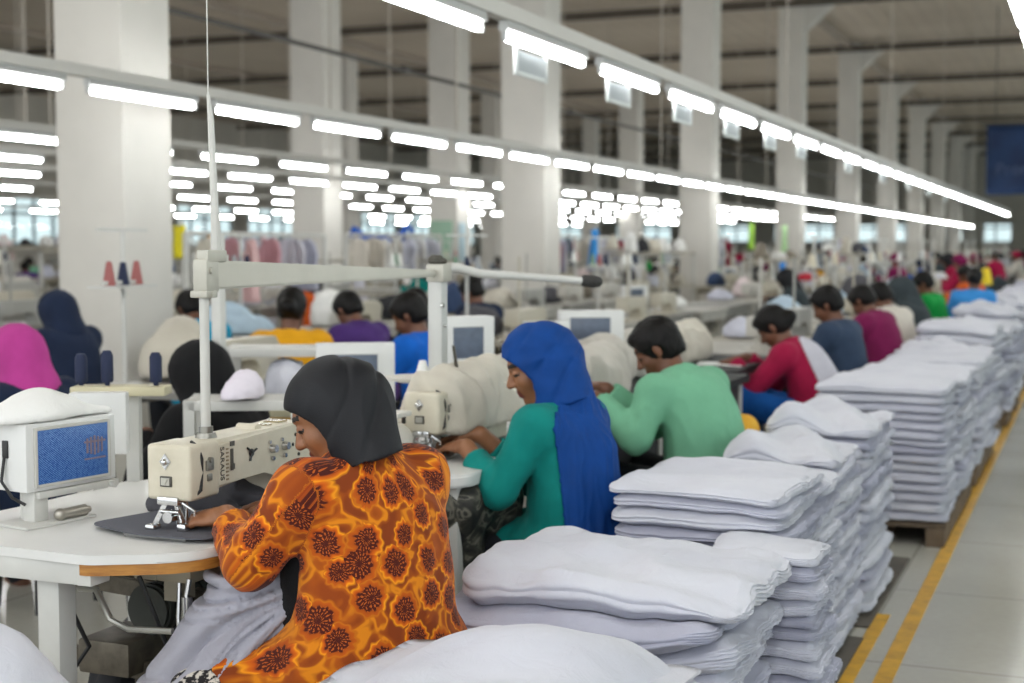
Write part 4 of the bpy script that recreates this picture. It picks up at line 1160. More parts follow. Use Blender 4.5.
# under the table
def under(x, y, lab):
    t = thing('clutch_motor', (x, y, 0), 0, lab, 'motor')
    m = MB(); m.cyl((-.10, .0, .58), (-.10, .22, .58), .06, n=24); m.cyl((-.10, .22, .58), (-.10, .27, .58), .035, n=20)
    for k in range(7): m.cyl((-.10, .01 + k * .03, .58), (-.10, .02 + k * .03, .58), .066, n=24)
    m.build('motor_housing', mk('motor_green_grey', '3d3f3a', .6, .3, var=.3), t)
    m = MB(); m.box((.05, -.06, .715), (.10, .07, .06), bev=.006); m.box((-.06, .02, .70), (.07, .16, .05), bev=.005); m.bar((0, 0, .75), (0, 0, .62), .05, .06); m.build('bracket', mk('bracket_cream', 'a89f8c', .5, .2, var=.2), t)
    m = MB(); m.tube([(.10, -.10, .70), (.09, -.11, .62), (.10, -.12, .50), (.10, -.06, .32), (.10, .0, .14)], .007, 8); m.tube([(.06, -.08, .73), (.06, -.09, .60), (.07, -.10, .55)], .006, 8); m.cyl((.10, -.11, .66), (.10, -.11, .60), .014, n=12)
    m.build('treadle_rod', CHROME, t)
    m = MB(); m.tube([(-.18, -.16, .665), (-.12, -.17, .67), (-.08, -.17, .60), (-.02, -.18, .585), (.10, -.17, .59)], .008, 8); m.build('knee_lever', mk('lever_steel', 'b5b3ab', .3, .7), t)
    m = MB(); m.box((.08, .05, .10), (.34, .26, .02), rot=(0, -.2, 0), bev=.006); 
    for k in range(6): m.box((-.05 + k * .05, .05, .096 + .0102 * k + .02), (.015, .24, .006), rot=(0, -.2, 0))
    m.build('treadle', DARKM, t)
    m = MB()
    rr = random.Random(3)
    for k in range(7):
        x0, y0 = rr.uniform(-.3, .1), rr.uniform(-.15, .3)
        m.tube([(x0, y0, .70), (x0 + rr.uniform(-.1, .1), y0 + .05, .5), (x0 + rr.uniform(-.15, .15), y0 + .02, .3), (x0 + rr.uniform(-.1, .1), y0 + .1, .06)], .006, 6)
    m.build('cable', BLKP, t)
    m = MB()
    for q in (.62, .42, .27): m.bar((-.42, -.02 + q * .2, q), (.06, -.02 + q * .25, q - .04), .03, .05, bev=.004)
    m.bar((.0, .1, .45), (.02, .1, .0), .03, .03); m.bar((-.2, .12, .6), (-.22, .12, .0), .028, .028); m.box((-.24, .1, .44), (.16, .2, .09), bev=.01); m.box((.02, .18, .25), (.12, .14, .12), bev=.02)
    m.build('linkage', GREASE, t)
    return t
under(-2.10, 2.93, 'oily clutch motor and linkage under the nearest table')
# the dark cloth under the needle and the sheet beside it
V, Q = [], []
pts = rounded([(-2.30, 2.83), (-2.10, 2.76), (-1.91, 2.77), (-1.90, 3.05), (-2.22, 3.10)], .05)
m = MB(); m.prism(pts, .8115, .8145); o = m.build('cloth_piece', mk('dark_grey_cloth', '55565e', .85, bump=.2, bscale=200)); tag(o, 'dark grey cloth lying flat under the needle of the nearest machine', 'cloth')
G = Grid((-.02, -.02, 0), (.34, .36, .2), .008); F = G.add(G.new(), [('e', (.12, .18, .03), (.10, .15, .07)), ('e', (.22, .24, .02), (.09, .09, .05)), ('c', (.05, .06, .02), (.25, .1, .01), .03, .02)], .05)
F = np.maximum(F, -G.plane((0, 0, 1), .004)); V, Q = G.surf(F); N = vnormals(V, Q); V = V + N * (.008 * (1 - 3 * np.abs(pnoise(V * np.array([14, 6, 14])))))[:, None]; V[:, 2] = np.maximum(V[:, 2], .002)
o = link('cloth_piece', mesh_np('c', V, Q), mk('charcoal_cloth', '4b4a50', .85, bump=.2, bscale=200), None, (-2.33, 3.04, .8)); tag(o, 'crumpled charcoal cloth bunched behind the nearest machine arm', 'cloth')
G = Grid((-.02, -.02, 0), (.24, .26, .1), .008); F = G.add(G.new(), [('e', (.1, .12, .02), (.07, .10, .035)), ('e', (.14, .14, .02), (.05, .07, .03))], .05); F = np.maximum(F, -G.plane((0, 0, 1), .004)); V, Q = G.surf(F)
N = vnormals(V, Q); V = V + N * (.006 * pnoise(V * 18))[:, None]; V[:, 2] = np.maximum(V[:, 2], .002)
o = link('cloth_piece', mesh_np('c', V, Q), mk('navy_blue_cloth', '22344f', .85, bump=.2, bscale=200), None, (-2.02, 3.02, .812)); tag(o, 'navy blue cloth fold under the arch of the nearest machine', 'cloth')
# the long grey cloth falling from the table into her lap
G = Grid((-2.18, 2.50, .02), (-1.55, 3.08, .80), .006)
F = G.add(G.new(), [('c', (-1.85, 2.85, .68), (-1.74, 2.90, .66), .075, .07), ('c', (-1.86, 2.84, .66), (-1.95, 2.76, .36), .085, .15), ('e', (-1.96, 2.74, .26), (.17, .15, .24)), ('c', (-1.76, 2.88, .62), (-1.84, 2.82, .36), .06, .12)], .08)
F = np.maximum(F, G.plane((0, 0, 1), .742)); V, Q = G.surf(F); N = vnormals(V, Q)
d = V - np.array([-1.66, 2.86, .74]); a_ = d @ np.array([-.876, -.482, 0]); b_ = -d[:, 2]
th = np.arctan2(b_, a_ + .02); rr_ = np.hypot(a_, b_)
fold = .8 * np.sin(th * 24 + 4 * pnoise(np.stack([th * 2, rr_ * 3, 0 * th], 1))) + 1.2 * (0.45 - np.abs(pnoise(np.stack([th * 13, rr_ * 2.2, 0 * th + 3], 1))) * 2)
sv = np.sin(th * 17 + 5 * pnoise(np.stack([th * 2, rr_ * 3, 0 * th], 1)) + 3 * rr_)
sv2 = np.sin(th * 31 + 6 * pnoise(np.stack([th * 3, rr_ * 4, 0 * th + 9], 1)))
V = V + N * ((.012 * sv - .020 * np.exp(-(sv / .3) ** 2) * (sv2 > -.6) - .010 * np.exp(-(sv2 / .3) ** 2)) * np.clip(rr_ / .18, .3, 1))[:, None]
o = link('hanging_cloth', mesh_np('hanging_cloth', V, Q), cloth_mat('mid_grey_jersey', '9c9ba6', 'adacb6')); tag(o, 'long lavender grey cloth gathered in folds below the nearest table edge', 'cloth')  # lavender grey, darker than the stacked jerseys

# ---- control panel on a post
def screen_mat(name, a, b):
    g = NT(name); bs = g.n('BsdfPrincipled'); bs.inputs['Roughness'].default_value = .25
    tc = g.n('TexCoord').outputs['Object']; mp = g.n('Mapping'); mp.inputs['Rotation'].default_value = (R(38), 0, 0); g.l(tc, mp.inputs[0])
    ck = g.n('TexWave', i_Scale=70.0, i_Distortion=2.0, i_Detail=1.0); ck.bands_direction = 'Z'; g.l(mp.outputs[0], ck.inputs['Vector'])
    n = g.n('TexNoise', i_Scale=160.0, i_Detail=1.0); g.l(tc, n.inputs['Vector'])
    f = g.math('MULTIPLY', ck.outputs['Fac'], n.outputs['Fac'])
    c = g.ramp(f, [(.12, lin(a)), (.5, lin(b))]); g.l(c, bs.inputs['Base Color']); g.l(c, bs.inputs['Emission Color']); bs.inputs['Emission Strength'].default_value = .2
    g.l(bs.outputs[0], g.out.inputs[0]); return g.m
SCRB = screen_mat('blue_mesh_screen', '123a78', '5f86bb')
SCRG = mk('grey_screen', '5c6678', .3, var=.3, vscale=12)
def panel(loc, rz, label, w=.29, h=.172, d=.15, scr=SCRG, hero=False, zb=.83, tilt=0, grp=None):
    """a housing with a screen on its +x face, on a post with a base plate."""
    t = thing('control_panel', loc, rz, label, 'control panel', grp)
    zc = zb - loc[2] + h / 2 + .055
    m = MB(); m.box((-d / 2, 0, zc), (d, w, h), bev=.006, seg=2)
    m.box((.001, 0, zc), (.004, w - .05, h - .035), bev=.001) if False else None
    c = m.build('housing', CASE, t)
    m = MB(); sw, sh = (w - .062, h - .036) if hero else (w * .62, h * .55)
    m.box((.002, 0 if hero else -.01, zc + (0 if hero else .01)), (.006, sw, sh), bev=.001); s_ = m.build('screen', scr, t)
    m = MB()
    for sy in (-1, 1): m.box((.003, sy * (sw / 2 + .004) + (0 if hero else -.01), zc + (0 if hero else .01)), (.010, .008, sh + .016), bev=.002)
    for sz in (-1, 1): m.box((.003, 0 if hero else -.01, zc + (0 if hero else .01) + sz * (sh / 2 + .004)), (.010, sw, .008), bev=.002)
    m.build('bezel', CASE if not hero else mk('bezel_grey', 'bdbbb5', .4), t)
    if hero:
        m = MB()
        for k in range(5): m.box((.0056, .045 + k * .012, zc + .012), (.002, .006, .05 - abs(k - 2) * .006))
        m.box((.0056, .07, zc + .022), (.002, .07, .005)); m.box((.0056, .07, zc - .022), (.002, .07, .004)); m.build('screen_mark', mk('screen_mark', '7d6f7c', .4), s_)
        m = MB(); m.box((-.075, -w / 2 - .002, zc + .02), (.02, .006, .045), bev=.003); m.tube([(-.075, -w / 2 - .006, zc), (-.08, -w / 2 - .012, zc - .06), (-.05, -w / 2 - .004, zc - .10), (-.03, -w / 2 + .02, zc - .12)], .004, 8); m.build('cable', BLKP, t)
        m = MB(); m.box((-.02, .02, zc - h / 2 - .010), (.05, w * .9, .018), bev=.004); m.cyl((-.0, w * .42, zc - h / 2 - .012), (.022, w * .42, zc - h / 2 - .012), .008, n=12); m.build('tilt_rail', WPAINT, t)
    py = -w / 2 + .05
    m = MB(); m.box((-.03, py, (zc - h / 2) / 2), (.045, .045, zc - h / 2), bev=.005); m.cyl((-.075, py, .0), (-.075, py, zc - h / 2), .008, n=10); m.build('post', WPAINT, t)
    m = MB(); m.box((-.03, py + .03, .004), (.13, .22, .008), bev=.003); m.build('base_plate', WPAINT, t)
    if hero:
        m = MB(); m.cyl((.02, py + .04, .022), (.02, py + .115, .022), .013, .015, n=14); m.cyl((.02, py + .115, .022), (.02, py + .13, .022), .008, n=12); m.sph((.02, py + .035, .022), .016, 10); m.build('clamp_knob', mk('knob_steel', 'a9a49a', .3, .7), t)
    return t
panel((-2.42, 2.925, TZ), R(-9.7), 'white control panel with a blue mesh screen on the nearest table', scr=SCRB, hero=True)
G = Grid((-.16, -.22, -.02), (.14, .22, .14), .007); F = G.add(G.new(), [('e', (-.03, -.06, .0), (.085, .15, .055)), ('e', (-.05, -.02, .03), (.05, .07, .045)), ('c', (0, .05, .0), (.02, .14, -.002), .03, .02)], .05); F = np.maximum(F, -G.plane((0, 0, 1), .002)); V, Q = G.surf(F); N = vnormals(V, Q)
V = V + N * (.006 * fbm(V * np.array([9, 9, 16]), 3))[:, None]; V[:, 2] = np.maximum(V[:, 2], .001)
o = link('cloth_piece', mesh_np('c', V, Q), WHITEC, None, (-2.47, 2.93, 1.058), R(-9.7)); tag(o, 'rumpled white cloth lying on top of the blue-screen control panel', 'cloth')

# ---- thread stand poles and the cross arm of the first two machines
t = thing('thread_stand', (-2.06, 2.995, 1.02), 0, 'round thread stand pole rising from the nearest machine, with a long tapered cross arm', 'thread stand')
m = MB(); m.cyl((0, 0, .0), (0, 0, .37), .0125, n=16); m.build('pole', WPAINT, t)
m = MB(); m.cyl((0, 0, 0), (0, 0, .012), .028, .024, n=18); m.cyl((0, 0, .012), (0, 0, .028), .018, n=16); m.build('collar', mk('worn_nickel', '8f8d86'), t)
m = MB(); m.box((0, .01, .405), (.042, .055, .085), bev=.006); m.box((.005, .03, .455), (.034, .085, .03), bev=.004); m.box((0, 0, .36), (.05, .05, .018), bev=.004); m.cyl((-.03, 0, .36), (.03, 0, .36), .007, n=10); m.cyl((.02, 0, .42), (.028, 0, .42), .008, n=10)
m.build('bracket', mk('bracket_pale', 'b9b6ab', .45, .2, var=.15), t)
m = MB(); m.bar((0, .02, .408), (0, 1.36, .388), .034, .074, bev=.005, w2=.022, h2=.022); m.build('cross_arm', mk('arm_pale_enamel', 'c2bfb4', .4, var=.1), t)
m = MB(); m.tube([(.004, .05, .46), (.003, .045, .62), (.0, .04, .80), (0, .03, .86)], [.012, .010, .008, .004], 8); m.tube([(.01, .06, .46), (.004, .046, .64), (.0, .038, .77)], [.006, .005, .003], 6); m.tube([(0, .03, .86), (0, .03, 1.48)], .0016, 5); m.build('feed_conduit', WPAINT, t)
t = thing('thread_stand', (-2.055, 4.36, .80), 0, 'square thread stand post at the woman in blue, its arm ending in a black cap', 'thread stand')
m = MB(); m.box((0, 0, .31), (.042, .05, .62), bev=.005); m.box((-.03, .01, .31), (.02, .03, .62), bev=.004); m.build('post', mk('post_pale', 'bdbdb9', .4, .1, var=.08), t)
m = MB(); m.box((0, 0, .61), (.066, .07, .06), bev=.006); m.build('bracket', mk('bracket_pale', 'b9b6ab'), t)
m = MB(); m.lathe([(0, 0), (.022, 0), (.03, .008), (.028, .02), (.016, .03), (0, .03)], 10, (-.005, -.012, .640)); m.sph((.012, .014, .648), .012, 8); m.build('top_knob', mk('rough_iron', '55524b', .7, .4, bump=.8, bscale=90), t)
m = MB(); m.tube([(0, .02, .625), (.04, .06, .626), (.10, .11, .606), (.25, .24, .592), (.40, .36, .578)], [.017, .017, .0145, .0135, .0135], 12); m.build('side_arm', WPAINT, t)
m = MB(); m.tube([(.385, .348, .579), (.392, .355, .578), (.42, .378, .576), (.44, .393, .574), (.447, .398, .574)], [.014, .021, .023, .018, .008], 12); m.build('end_cap', mk('black_rubber_cap', '2c2a28', .7, bump=.6, bscale=90), t)
m = MB(); m.cyl((.022, -.03, .50), (.03, -.03, .50), .008, n=10); m.cyl((.022, -.01, .43), (.03, -.01, .43), .005, n=8); m.build('bolt', CHROME, t)
m = MB(); m.tube([(.03, .05, .36), (.035, .06, .30), (.05, .075, .22), (.075, .09, .16), (.09, .11, .12)], .006, 6); m.tube([(.035, .05, .34), (.03, .075, .24), (.055, .10, .14)], .004, 6); m.build('chain', mk('dull_chain', '6e6b63', .4, .7), t)

# ---- stations two and beyond
mach = [make_machine('cream sewing machine under the hands of the woman in blue', detail=True)]
mach[0].location = (-2.03, 4.20, TZ)
def table(x0, x1, y0, y1, label, top=LAM, apron=WPAINT, grp=None, z=TZ, ap=.07):
    t = thing('sewing_table', ((x0 + x1) / 2, (y0 + y1) / 2, 0), 0, label, 'table', grp); w, d = (x1 - x0) / 2, (y1 - y0) / 2
    m = MB(); m.prism(rounded([(-w, -d), (w, -d), (w, d), (-w, d)], [.02, .08, .03, .02]), z - .04, z, bev=.008, seg=3); m.build('table_top', top, t)
    m = MB()
    for sx in (-1, 1): m.box((sx * (w - .06), 0, z - .04 - ap / 2), (.03, 2 * d - .12, ap))
    for sy in (-1, 1): m.box((0, sy * (d - .06), z - .04 - ap / 2), (2 * w - .12, .03, ap))
    m.build('apron', apron, t)
    for sx in (-1, 1):
        for sy in (-1, 1): m = MB(); m.box((sx * (w - .06), sy * (d - .07), (z - .04) / 2), (.05, .05, z - .04), bev=.004); m.build('leg', WPAINT, t)
    m = MB()
    for sy in (-1, 1): m.bar((-(w - .06), sy * (d - .07), .15), (w - .06, sy * (d - .07), .15), .035, .04)
    m.bar((0, -(d - .07), .15), (0, d - .07, .15), .035, .04); m.build('stretcher', WPAINT, t)
    return t
table(-2.62, -1.765, 3.90, 5.10, 'white sewing table with rounded corner in front of the woman in blue')
BLKT = mk('black_table_panel', '1e2022', .55); 
table(-2.55, -1.80, 5.16, 6.36, 'white topped table with black sides at the man in mint green', LAM, BLKT, ap=.22)
table(-2.50, -1.74, 6.42, 7.7, 'black sided table with loose papers left without a worker', mk('dark_table_top', '1b1e1f', .6, spec=.25), BLKT, ap=.30)
table(-2.55, -1.85, 7.76, 8.98, 'dark topped table in front of the worker in burgundy', mk('dark_table_top', '1b1e1f'), BLKT, ap=.30)
def draped(label, loc, rz, mat, seed, w=.2, L=.6, h=.24, name='machine_cover', zb=.004):
    """a limp cloth cover thrown over a machine: bulging and creased, open below."""
    G = Grid((-w - .06, -.12, 0), (w + .06, L + .12, h + .12), .010)
    F = G.add(G.new(), [('c', (0, .06, h - .07), (0, L - .06, h - .06), .08, .09), ('c', (-.02, .05, .05), (-.01, L - .06, .05), .12, .13), ('e', (.04, .15, h * .55), (.10, .14, .11)), ('e', (.03, L * .7, h * .4), (.11, .16, .10))], .08)
    F = np.maximum(F, -G.plane((0, 0, 1), zb)); V, Q = G.surf(F); N = vnormals(V, Q)
    V = V + N * (.030 * (.45 - 2 * np.abs(pnoise(V * np.array([8, 8, 4]) + seed))) + .012 * pnoise(V * 15 + seed))[:, None]; V[:, 2] = np.maximum(V[:, 2], .002)
    o = link(name, mesh_np(name, V, Q), mat, None, loc, rz); return tag(o, label, 'machine cover')
BEIGEC = cloth_mat('beige_cover_cloth', 'b9b2a4', 'ccc6b9'); GREYBC = cloth_mat('warm_grey_cover_cloth', 'a9a49b', 'bdb8af')
draped('rumpled cream cover bunched over the machine of the woman in blue', (-2.05, 4.24, TZ), R(-5), BEIGEC, 3, .14, .68, .275, zb=.085)
draped('grey beige cover over the machine in front of the man in mint green', (-2.12, 5.72, TZ), 0, GREYBC, 8, .15, .62, .22)
draped('grey beige cover over the unattended machine', (-2.35, 6.75, TZ), 0, GREYBC, 12, .15, .8, .21)
draped('beige cover over the machine before the worker in burgundy', (-2.35, 8.0, TZ), 0, BEIGEC, 15, .15, .8, .20)
# loose papers on the dark tables
PAPER = mk('white_paper', 'e0e2e0', .6)
for k, (x, y, a, lab) in enumerate([(-1.95, 6.75, .3, 'white paper sheet nearest on the unattended dark table'), (-1.98, 7.2, -.2, 'white paper sheet farther back on the unattended dark table'), (-2.05, 8.25, .2, 'white paper sheet on the dark table of the worker in burgundy'), (-1.95, 5.36, .1, 'small white card on the table of the man in mint green')]):
    V, Q = [], []
    for i in range(6):
        for j in range(6): V.append((-.13 + .26 * i / 5, -.16 + .32 * j / 5, .004 + .004 * math.sin(i * .9 + j * .6)))
    for i in range(5):
        for j in range(5): q = i * 6 + j; Q.append((q, q + 6, q + 7, q + 1))
    o = link('paper_sheet', mesh_np('p', V, Q), PAPER, None, (x, y, TZ + .001), a); so = o.modifiers.new('s', 'SOLIDIFY'); so.thickness = .0015
    tag(o, lab, 'paper', 'loose papers on the tables')
# small fittings at the second machine: twin posts with a tray, blocks
t = thing('thread_tension_rack', (-2.14, 4.02, TZ), 0, 'small steel rack of twin posts beside the second machine needle', 'rack')
m = MB(); m.cyl((-.02, -.02, 0), (-.02, -.02, .16), .011, n=12); m.cyl((.07, .03, 0), (.07, .03, .14), .011, n=12); m.cyl((-.06, .04, 0), (-.06, .04, .15), .008, n=10); m.build('post', mk('rack_steel', '8e8c82', .35, .6), t)
m = MB(); m.box((.02, .01, .165), (.20, .10, .016), bev=.004); m.box((.0, .02, .18), (.12, .05, .02), bev=.006); m.build('shelf', CASTP, t)
m = MB()
for k in range(5): m.cyl((-.05 + .035 * k, .02 + .01 * k, .13), (-.05 + .035 * k, .02 + .01 * k, .16), .007, n=8)
m.build('tension_disc', DARKM, t)
m = MB(); m.sph((.02, .12, .06), .07, 14, (1, 1.2, .9)); m.box((.03, .02, .02), (.10, .10, .03), bev=.01); m.build('foot_block', CASTP, t)
t = thing('thread_tray', (-2.22, 4.5, 1.02), 0, 'oval white thread tray beside the square post', 'tray')
m = MB(); m.lathe([(0, .0), (.05, .0), (.10, .012), (.105, .02), (.09, .016), (0, .012)], 24); m.build('dish', CASTP, t)
m = MB(); m.cyl((0, 0, -.22), (0, 0, 0), .012, n=10); m.build('stem', mk('stem_green', '4f6a5c', .5), t)
m = MB(); m.cyl((.02, .03, .012), (.02, .03, .075), .030, .012, n=16); m.build('thread_cone', mk('white_thread', 'e3e3e0', .7), t)
# dark patterned cloth hanging below the second table
def mottled():
    g = NT('dark_mottled_cloth'); b = g.n('BsdfPrincipled'); b.inputs['Roughness'].default_value = .7
    tc = g.n('TexCoord').outputs['Object']; n = g.n('TexNoise', i_Scale=13.0, i_Detail=3.0, i_Distortion=1.5); g.l(tc, n.inputs['Vector'])
    g.l(g.ramp(n.outputs['Fac'], [(.38, lin('151515')), (.52, lin('37362f')), (.6, lin('6f6c60')), (.66, lin('2a2926'))]), b.inputs['Base Color']); g.l(b.outputs[0], g.out.inputs[0]); return g.m
G = Grid((-2.15, 3.9, .1), (-1.62, 4.5, .79), .010)
F = G.add(G.new(), [('c', (-1.82, 4.0, .70), (-1.80, 4.28, .70), .06, .07), ('c', (-1.86, 4.05, .65), (-1.9, 4.1, .3), .09, .14), ('c', (-1.80, 4.25, .65), (-1.85, 4.3, .3), .08, .12)], .08); F = np.maximum(F, G.plane((0, 0, 1), .755)); V, Q = G.surf(F); N = vnormals(V, Q)
V = V + N * (.016 * (.5 - 2 * np.abs(pnoise(V * np.array([9, 9, 3])))))[:, None]
o = link('hanging_cloth', mesh_np('c', V, Q), mottled()); tag(o, 'dark mottled cloth hanging below the white table of the woman in blue', 'cloth')
G = Grid((-.2, -.2, 0), (.2, .2, .36), .012); F = G.add(G.new(), [('e', (0, 0, .09), (.10, .10, .09)), ('e', (.03, .02, .14), (.06, .08, .06))], .05); V, Q = G.surf(F); N = vnormals(V, Q); V = V + N * (.015 * pnoise(V * 12))[:, None]
o = link('cloth_bundle', mesh_np('c', V, Q), mk('yellow_bundle_cloth', 'e0b23c', .85, col2='d09020', vscale=8), None, (-1.37, 5.78, .60)); tag(o, 'yellow cloth bundle on a stool behind the man in mint green', 'cloth bundle')
# stools
def stool(x, y, label, z=.40, mat=None):
    t = thing('work_stool', (x, y, 0), R(12), label, 'stool')
    m = MB(); m.box((0, 0, z - .02), (.32, .34, .04), bev=.012, seg=3); m.build('seat', mat or mk('stool_wood', '6b5540', .6, var=.2), t)
    for sx in (-1, 1):
        for sy in (-1, 1): m = MB(); m.bar((sx * .12, sy * .13, z - .035), (sx * .14, sy * .15, 0), .028); m.build('leg', DARKM, t)
    m = MB(); m.bar((-.13, -.14, .16), (.13, -.14, .16), .02); m.bar((-.13, .14, .16), (.13, .14, .16), .02); m.build('stretcher', DARKM, t)
    return t
for x, y, l in ((-1.56, 2.96, 'wooden stool under the woman in orange'), (-1.55, 4.285, 'wooden stool under the woman in blue'), (-1.46, 5.62, 'wooden stool under the man in mint green'), (-1.49, 8.33, 'wooden stool under the worker in burgundy')): stool(x, y, l, .375)
stool(-1.37, 5.78, 'stool carrying the yellow cloth bundle', .60)
# panels along the first row
panel((-2.42, 7.0, TZ), R(-62), 'white control panel with a grey screen behind the head of the man in mint green', .34, .21, .09, zb=.90)
panel((-2.44, 6.42, TZ), R(-50), 'narrow white control panel with dark screen behind the blue headscarf', .21, .22, .09, zb=.86)
panel((-2.42, 5.44, TZ), R(-45), 'pinkish white panel with a dark screen behind the square post', .22, .24, .10, zb=.91)
# ================================================================== the rest of the hall
rg = random.Random(21)
def setmats(o, mats):
    """give one copy its own materials while it shares its mesh."""
    for i, m in enumerate(mats):
        if m is None: continue
        o.material_slots[i].link = 'OBJECT'; o.material_slots[i].material = m

# ---- one small machine, one table, a few garment heaps and a thread stand, copied along the rows
def far_machine(mat):
    m = MB(); m.prism(arm_profile(), -.06, .06, bev=.012, M=SWAP, seg=2); m.box((0, .03, .153), (.128, .125, .136), bev=.012)
    m.box((0, .24, .006), (.18, .62, .012)); m.cyl((0, 0, .012), (0, 0, .09), .012, n=8); m.box((0, -.02, .02), (.06, .04, .02))
    m.lathe([(.0, 0), (.055, .004), (.055, .02), (0, .028)], 14, (0, .562, .15), Matrix.Rotation(-PI / 2, 4, 'X'))
    m.cyl((0, .13, .2), (0, .13, .62), .010, n=8)
    me = m.mesh('machine'); me.materials.append(mat); return me
FMC = [far_machine(mk('machine_beige_enamel', 'b9b2a1', .4, var=.1)), far_machine(mk('machine_dull_white_enamel', 'bdb9b0', .4, var=.1)), far_machine(mk('machine_grey_enamel', '9a9993', .4))]
def far_table(top):
    m = MB(); m.prism(rounded([(-.37, -.6), (.37, -.6), (.37, .6), (-.37, .6)], [.02, .07, .07, .02]), .765, .80, bev=.006)
    for sx in (-1, 1):
        for sy in (-1, 1): m.box((sx * .3, sy * .5, .38), (.05, .05, .765))
        m.box((sx * .33, 0, .72), (.03, 1.1, .08))
    for sy in (-1, 1): m.bar((-.3, sy * .5, .16), (.3, sy * .5, .16), .04)
    m.cyl((-.05, -.1, .55), (-.05, .15, .55), .09, n=12); m.bar((-.05, 0, .765), (-.05, 0, .55), .05)
    me = m.mesh('table'); me.materials.append(top); return me
FTB = [far_table(mk('dull_white_table_top', 'b2afa7', .5, var=.15)), far_table(mk('cream_table_top', 'a9a292', .5, var=.15)), far_table(mk('grey_table_top', '87857f', .5, var=.15))]
def heap(seed, sx=.22, sy=.3, h=.2):
    r = random.Random(seed); G = Grid((-.42, -.5, 0), (.42, .5, .5), .022)
    P = [('e', (r.uniform(-.08, .08), r.uniform(-.12, .12), r.uniform(.0, h * .5)), (sx * r.uniform(.6, 1), sy * r.uniform(.6, 1), h * r.uniform(.5, 1))) for _ in range(4)]
    F = G.add(G.new(), P, .06); F = np.maximum(F, -G.plane((0, 0, 1), .006)); V, Q = G.surf(F); N = vnormals(V, Q)
    V = V + N * (.022 * (.5 - 2 * np.abs(pnoise(V * np.array([6, 6, 9]) + seed * 3))) + .012 * pnoise(V * 13 + seed))[:, None]; V[:, 2] = np.maximum(V[:, 2], .002)
    return mesh_np('heap', V, Q)
HEAPM = [GREYW, WHITEC, GREYC, GREYW, CREAM, WHITEC, BEIGEC, GREYBC, mk('pinkish_white_cloth', 'd8c8c8', .85), mk('pale_blue_cloth', 'a9bccb', .85), mk('dark_blue_cloth', '2a3c5c', .85), mk('charcoal_cloth', '4b4a50'), mk('black_scrap_cloth', '26262a', .85), mk('taupe_cloth', '82796c', .85)]
HEAPS = []
for k in range(8):
    me = heap(40 + k); me.materials.append(GREYW); HEAPS.append(me)
def stand_mesh():
    m = MB(); m.cyl((0, 0, 0), (0, 0, .78), .013, n=8); m.lathe([(0, 0), (.09, 0), (.08, .015), (0, .02)], 12)
    m.bar((0, -.2, .52), (0, .2, .52), .02); m.bar((0, -.25, .78), (0, .25, .78), .018); m.box((0, 0, .5), (.16, .42, .012))
    me = m.mesh('rack'); me.materials.append(WPAINT); return me
def cone_mesh():
    m = MB(); m.lathe([(0, 0), (.042, 0), (.044, .01), (.02, .14), (.012, .15), (0, .15)], 12); me = m.mesh('cone'); me.materials.append(mk('white_thread', 'e3e3e0')); return me
STM, CNM = stand_mesh(), cone_mesh()
THREADS = [mk('white_thread', 'e3e3e0')] * 4 + [NAVYT, mk('cream_thread', 'd0c7b2', .7), mk('cream_thread', 'd9cfb8'), mk('grey_thread', '9a9da0', .7), mk('grey_thread', '9a9da0'), mk('rose_thread', '9a5a58', .7), mk('green_thread', '6f8a74', .7)]
def far_stand(x, y, z, label, grp, rz=0):
    t = thing('thread_stand', (x, y, z), rz, label, 'thread stand', grp); link('rack', STM, None, t)
    for k, oy in enumerate((-.14, 0.0, .14)):
        c = link('thread_cone', CNM, None, t); c.location = (0, oy, .506); c.scale = (.72, .72, .8); setmats(c, [rg.choice(THREADS)])
    return t

# ---- people of the far rows: a few poses, each worn in other colours
def hijab_far(G, P): return f_hijab(.14, shoulders=.35, low=-.08)(G, P)
KINDS = []
def proto(P, hair, hname):
    V, Q = body_mesh(P, .014, False); b = mesh_np('body', V, Q); b.materials.append(SKIN_B)
    out = [b]
    for nm, fn, amp in (('top', f_top(.022, .95, .03, .2, .07), .007), (hname, hair, .006), ('trousers', f_trousers(.018), 0)):
        class O: pass
        tmp = bpy.data.objects.new('tmp', None); piece(nm, MINT, fn, amp)(tmp, P, .015)
        c = [q for q in COL.objects if q.parent == tmp][0]; out.append((nm, c.data)); bpy.data.objects.remove(c); bpy.data.objects.remove(tmp)
    return out
PA = Pose(head=(.15, .02, 1.11), hyaw=18, hpitch=34, wide=1.05, sw=.175); PB = Pose(chest=(.02, 0, .74), neck=(.12, 0, .95), head=(.21, 0, 1.07), hyaw=5, hpitch=42, wide=1.05)
PC = Pose(head=(.12, -.02, 1.13), hyaw=-20, hpitch=20)
PROTO = {'short': proto(PA, f_hair(), 'hair'), 'bent': proto(PB, f_hair(), 'hair'), 'bun': proto(PC, f_hair(bun=.055), 'hair'), 'hood': proto(PA, hijab_far, 'headscarf'), 'hoodbent': proto(PB, hijab_far, 'headscarf')}
def far_person(kind, x, y, rz, top, head, label, grp=None, skin=None, trou=None, z=0, sc=None):
    pr_ = PROTO[kind]
    o = link('person', pr_[0], None, None, (x, y, z), R(rz))
    if skin: setmats(o, [skin])
    for nm, me in pr_[1:]:
        c = link(nm, me, None, o); setmats(c, [top if nm == 'top' else (trou or DTROU) if nm == 'trousers' else (head or HAIR)])
    if sc: o.scale = sc
    return tag(o, label, 'person', grp)
def seat_for(x, y, label, grp=None):
    return dup(STOOL, (x, y, 0), R(rg.uniform(-20, 20)), label, grp)
STOOL = stool(-1.49, 9.46, 'wooden stool under the man in the navy jacket', .375)

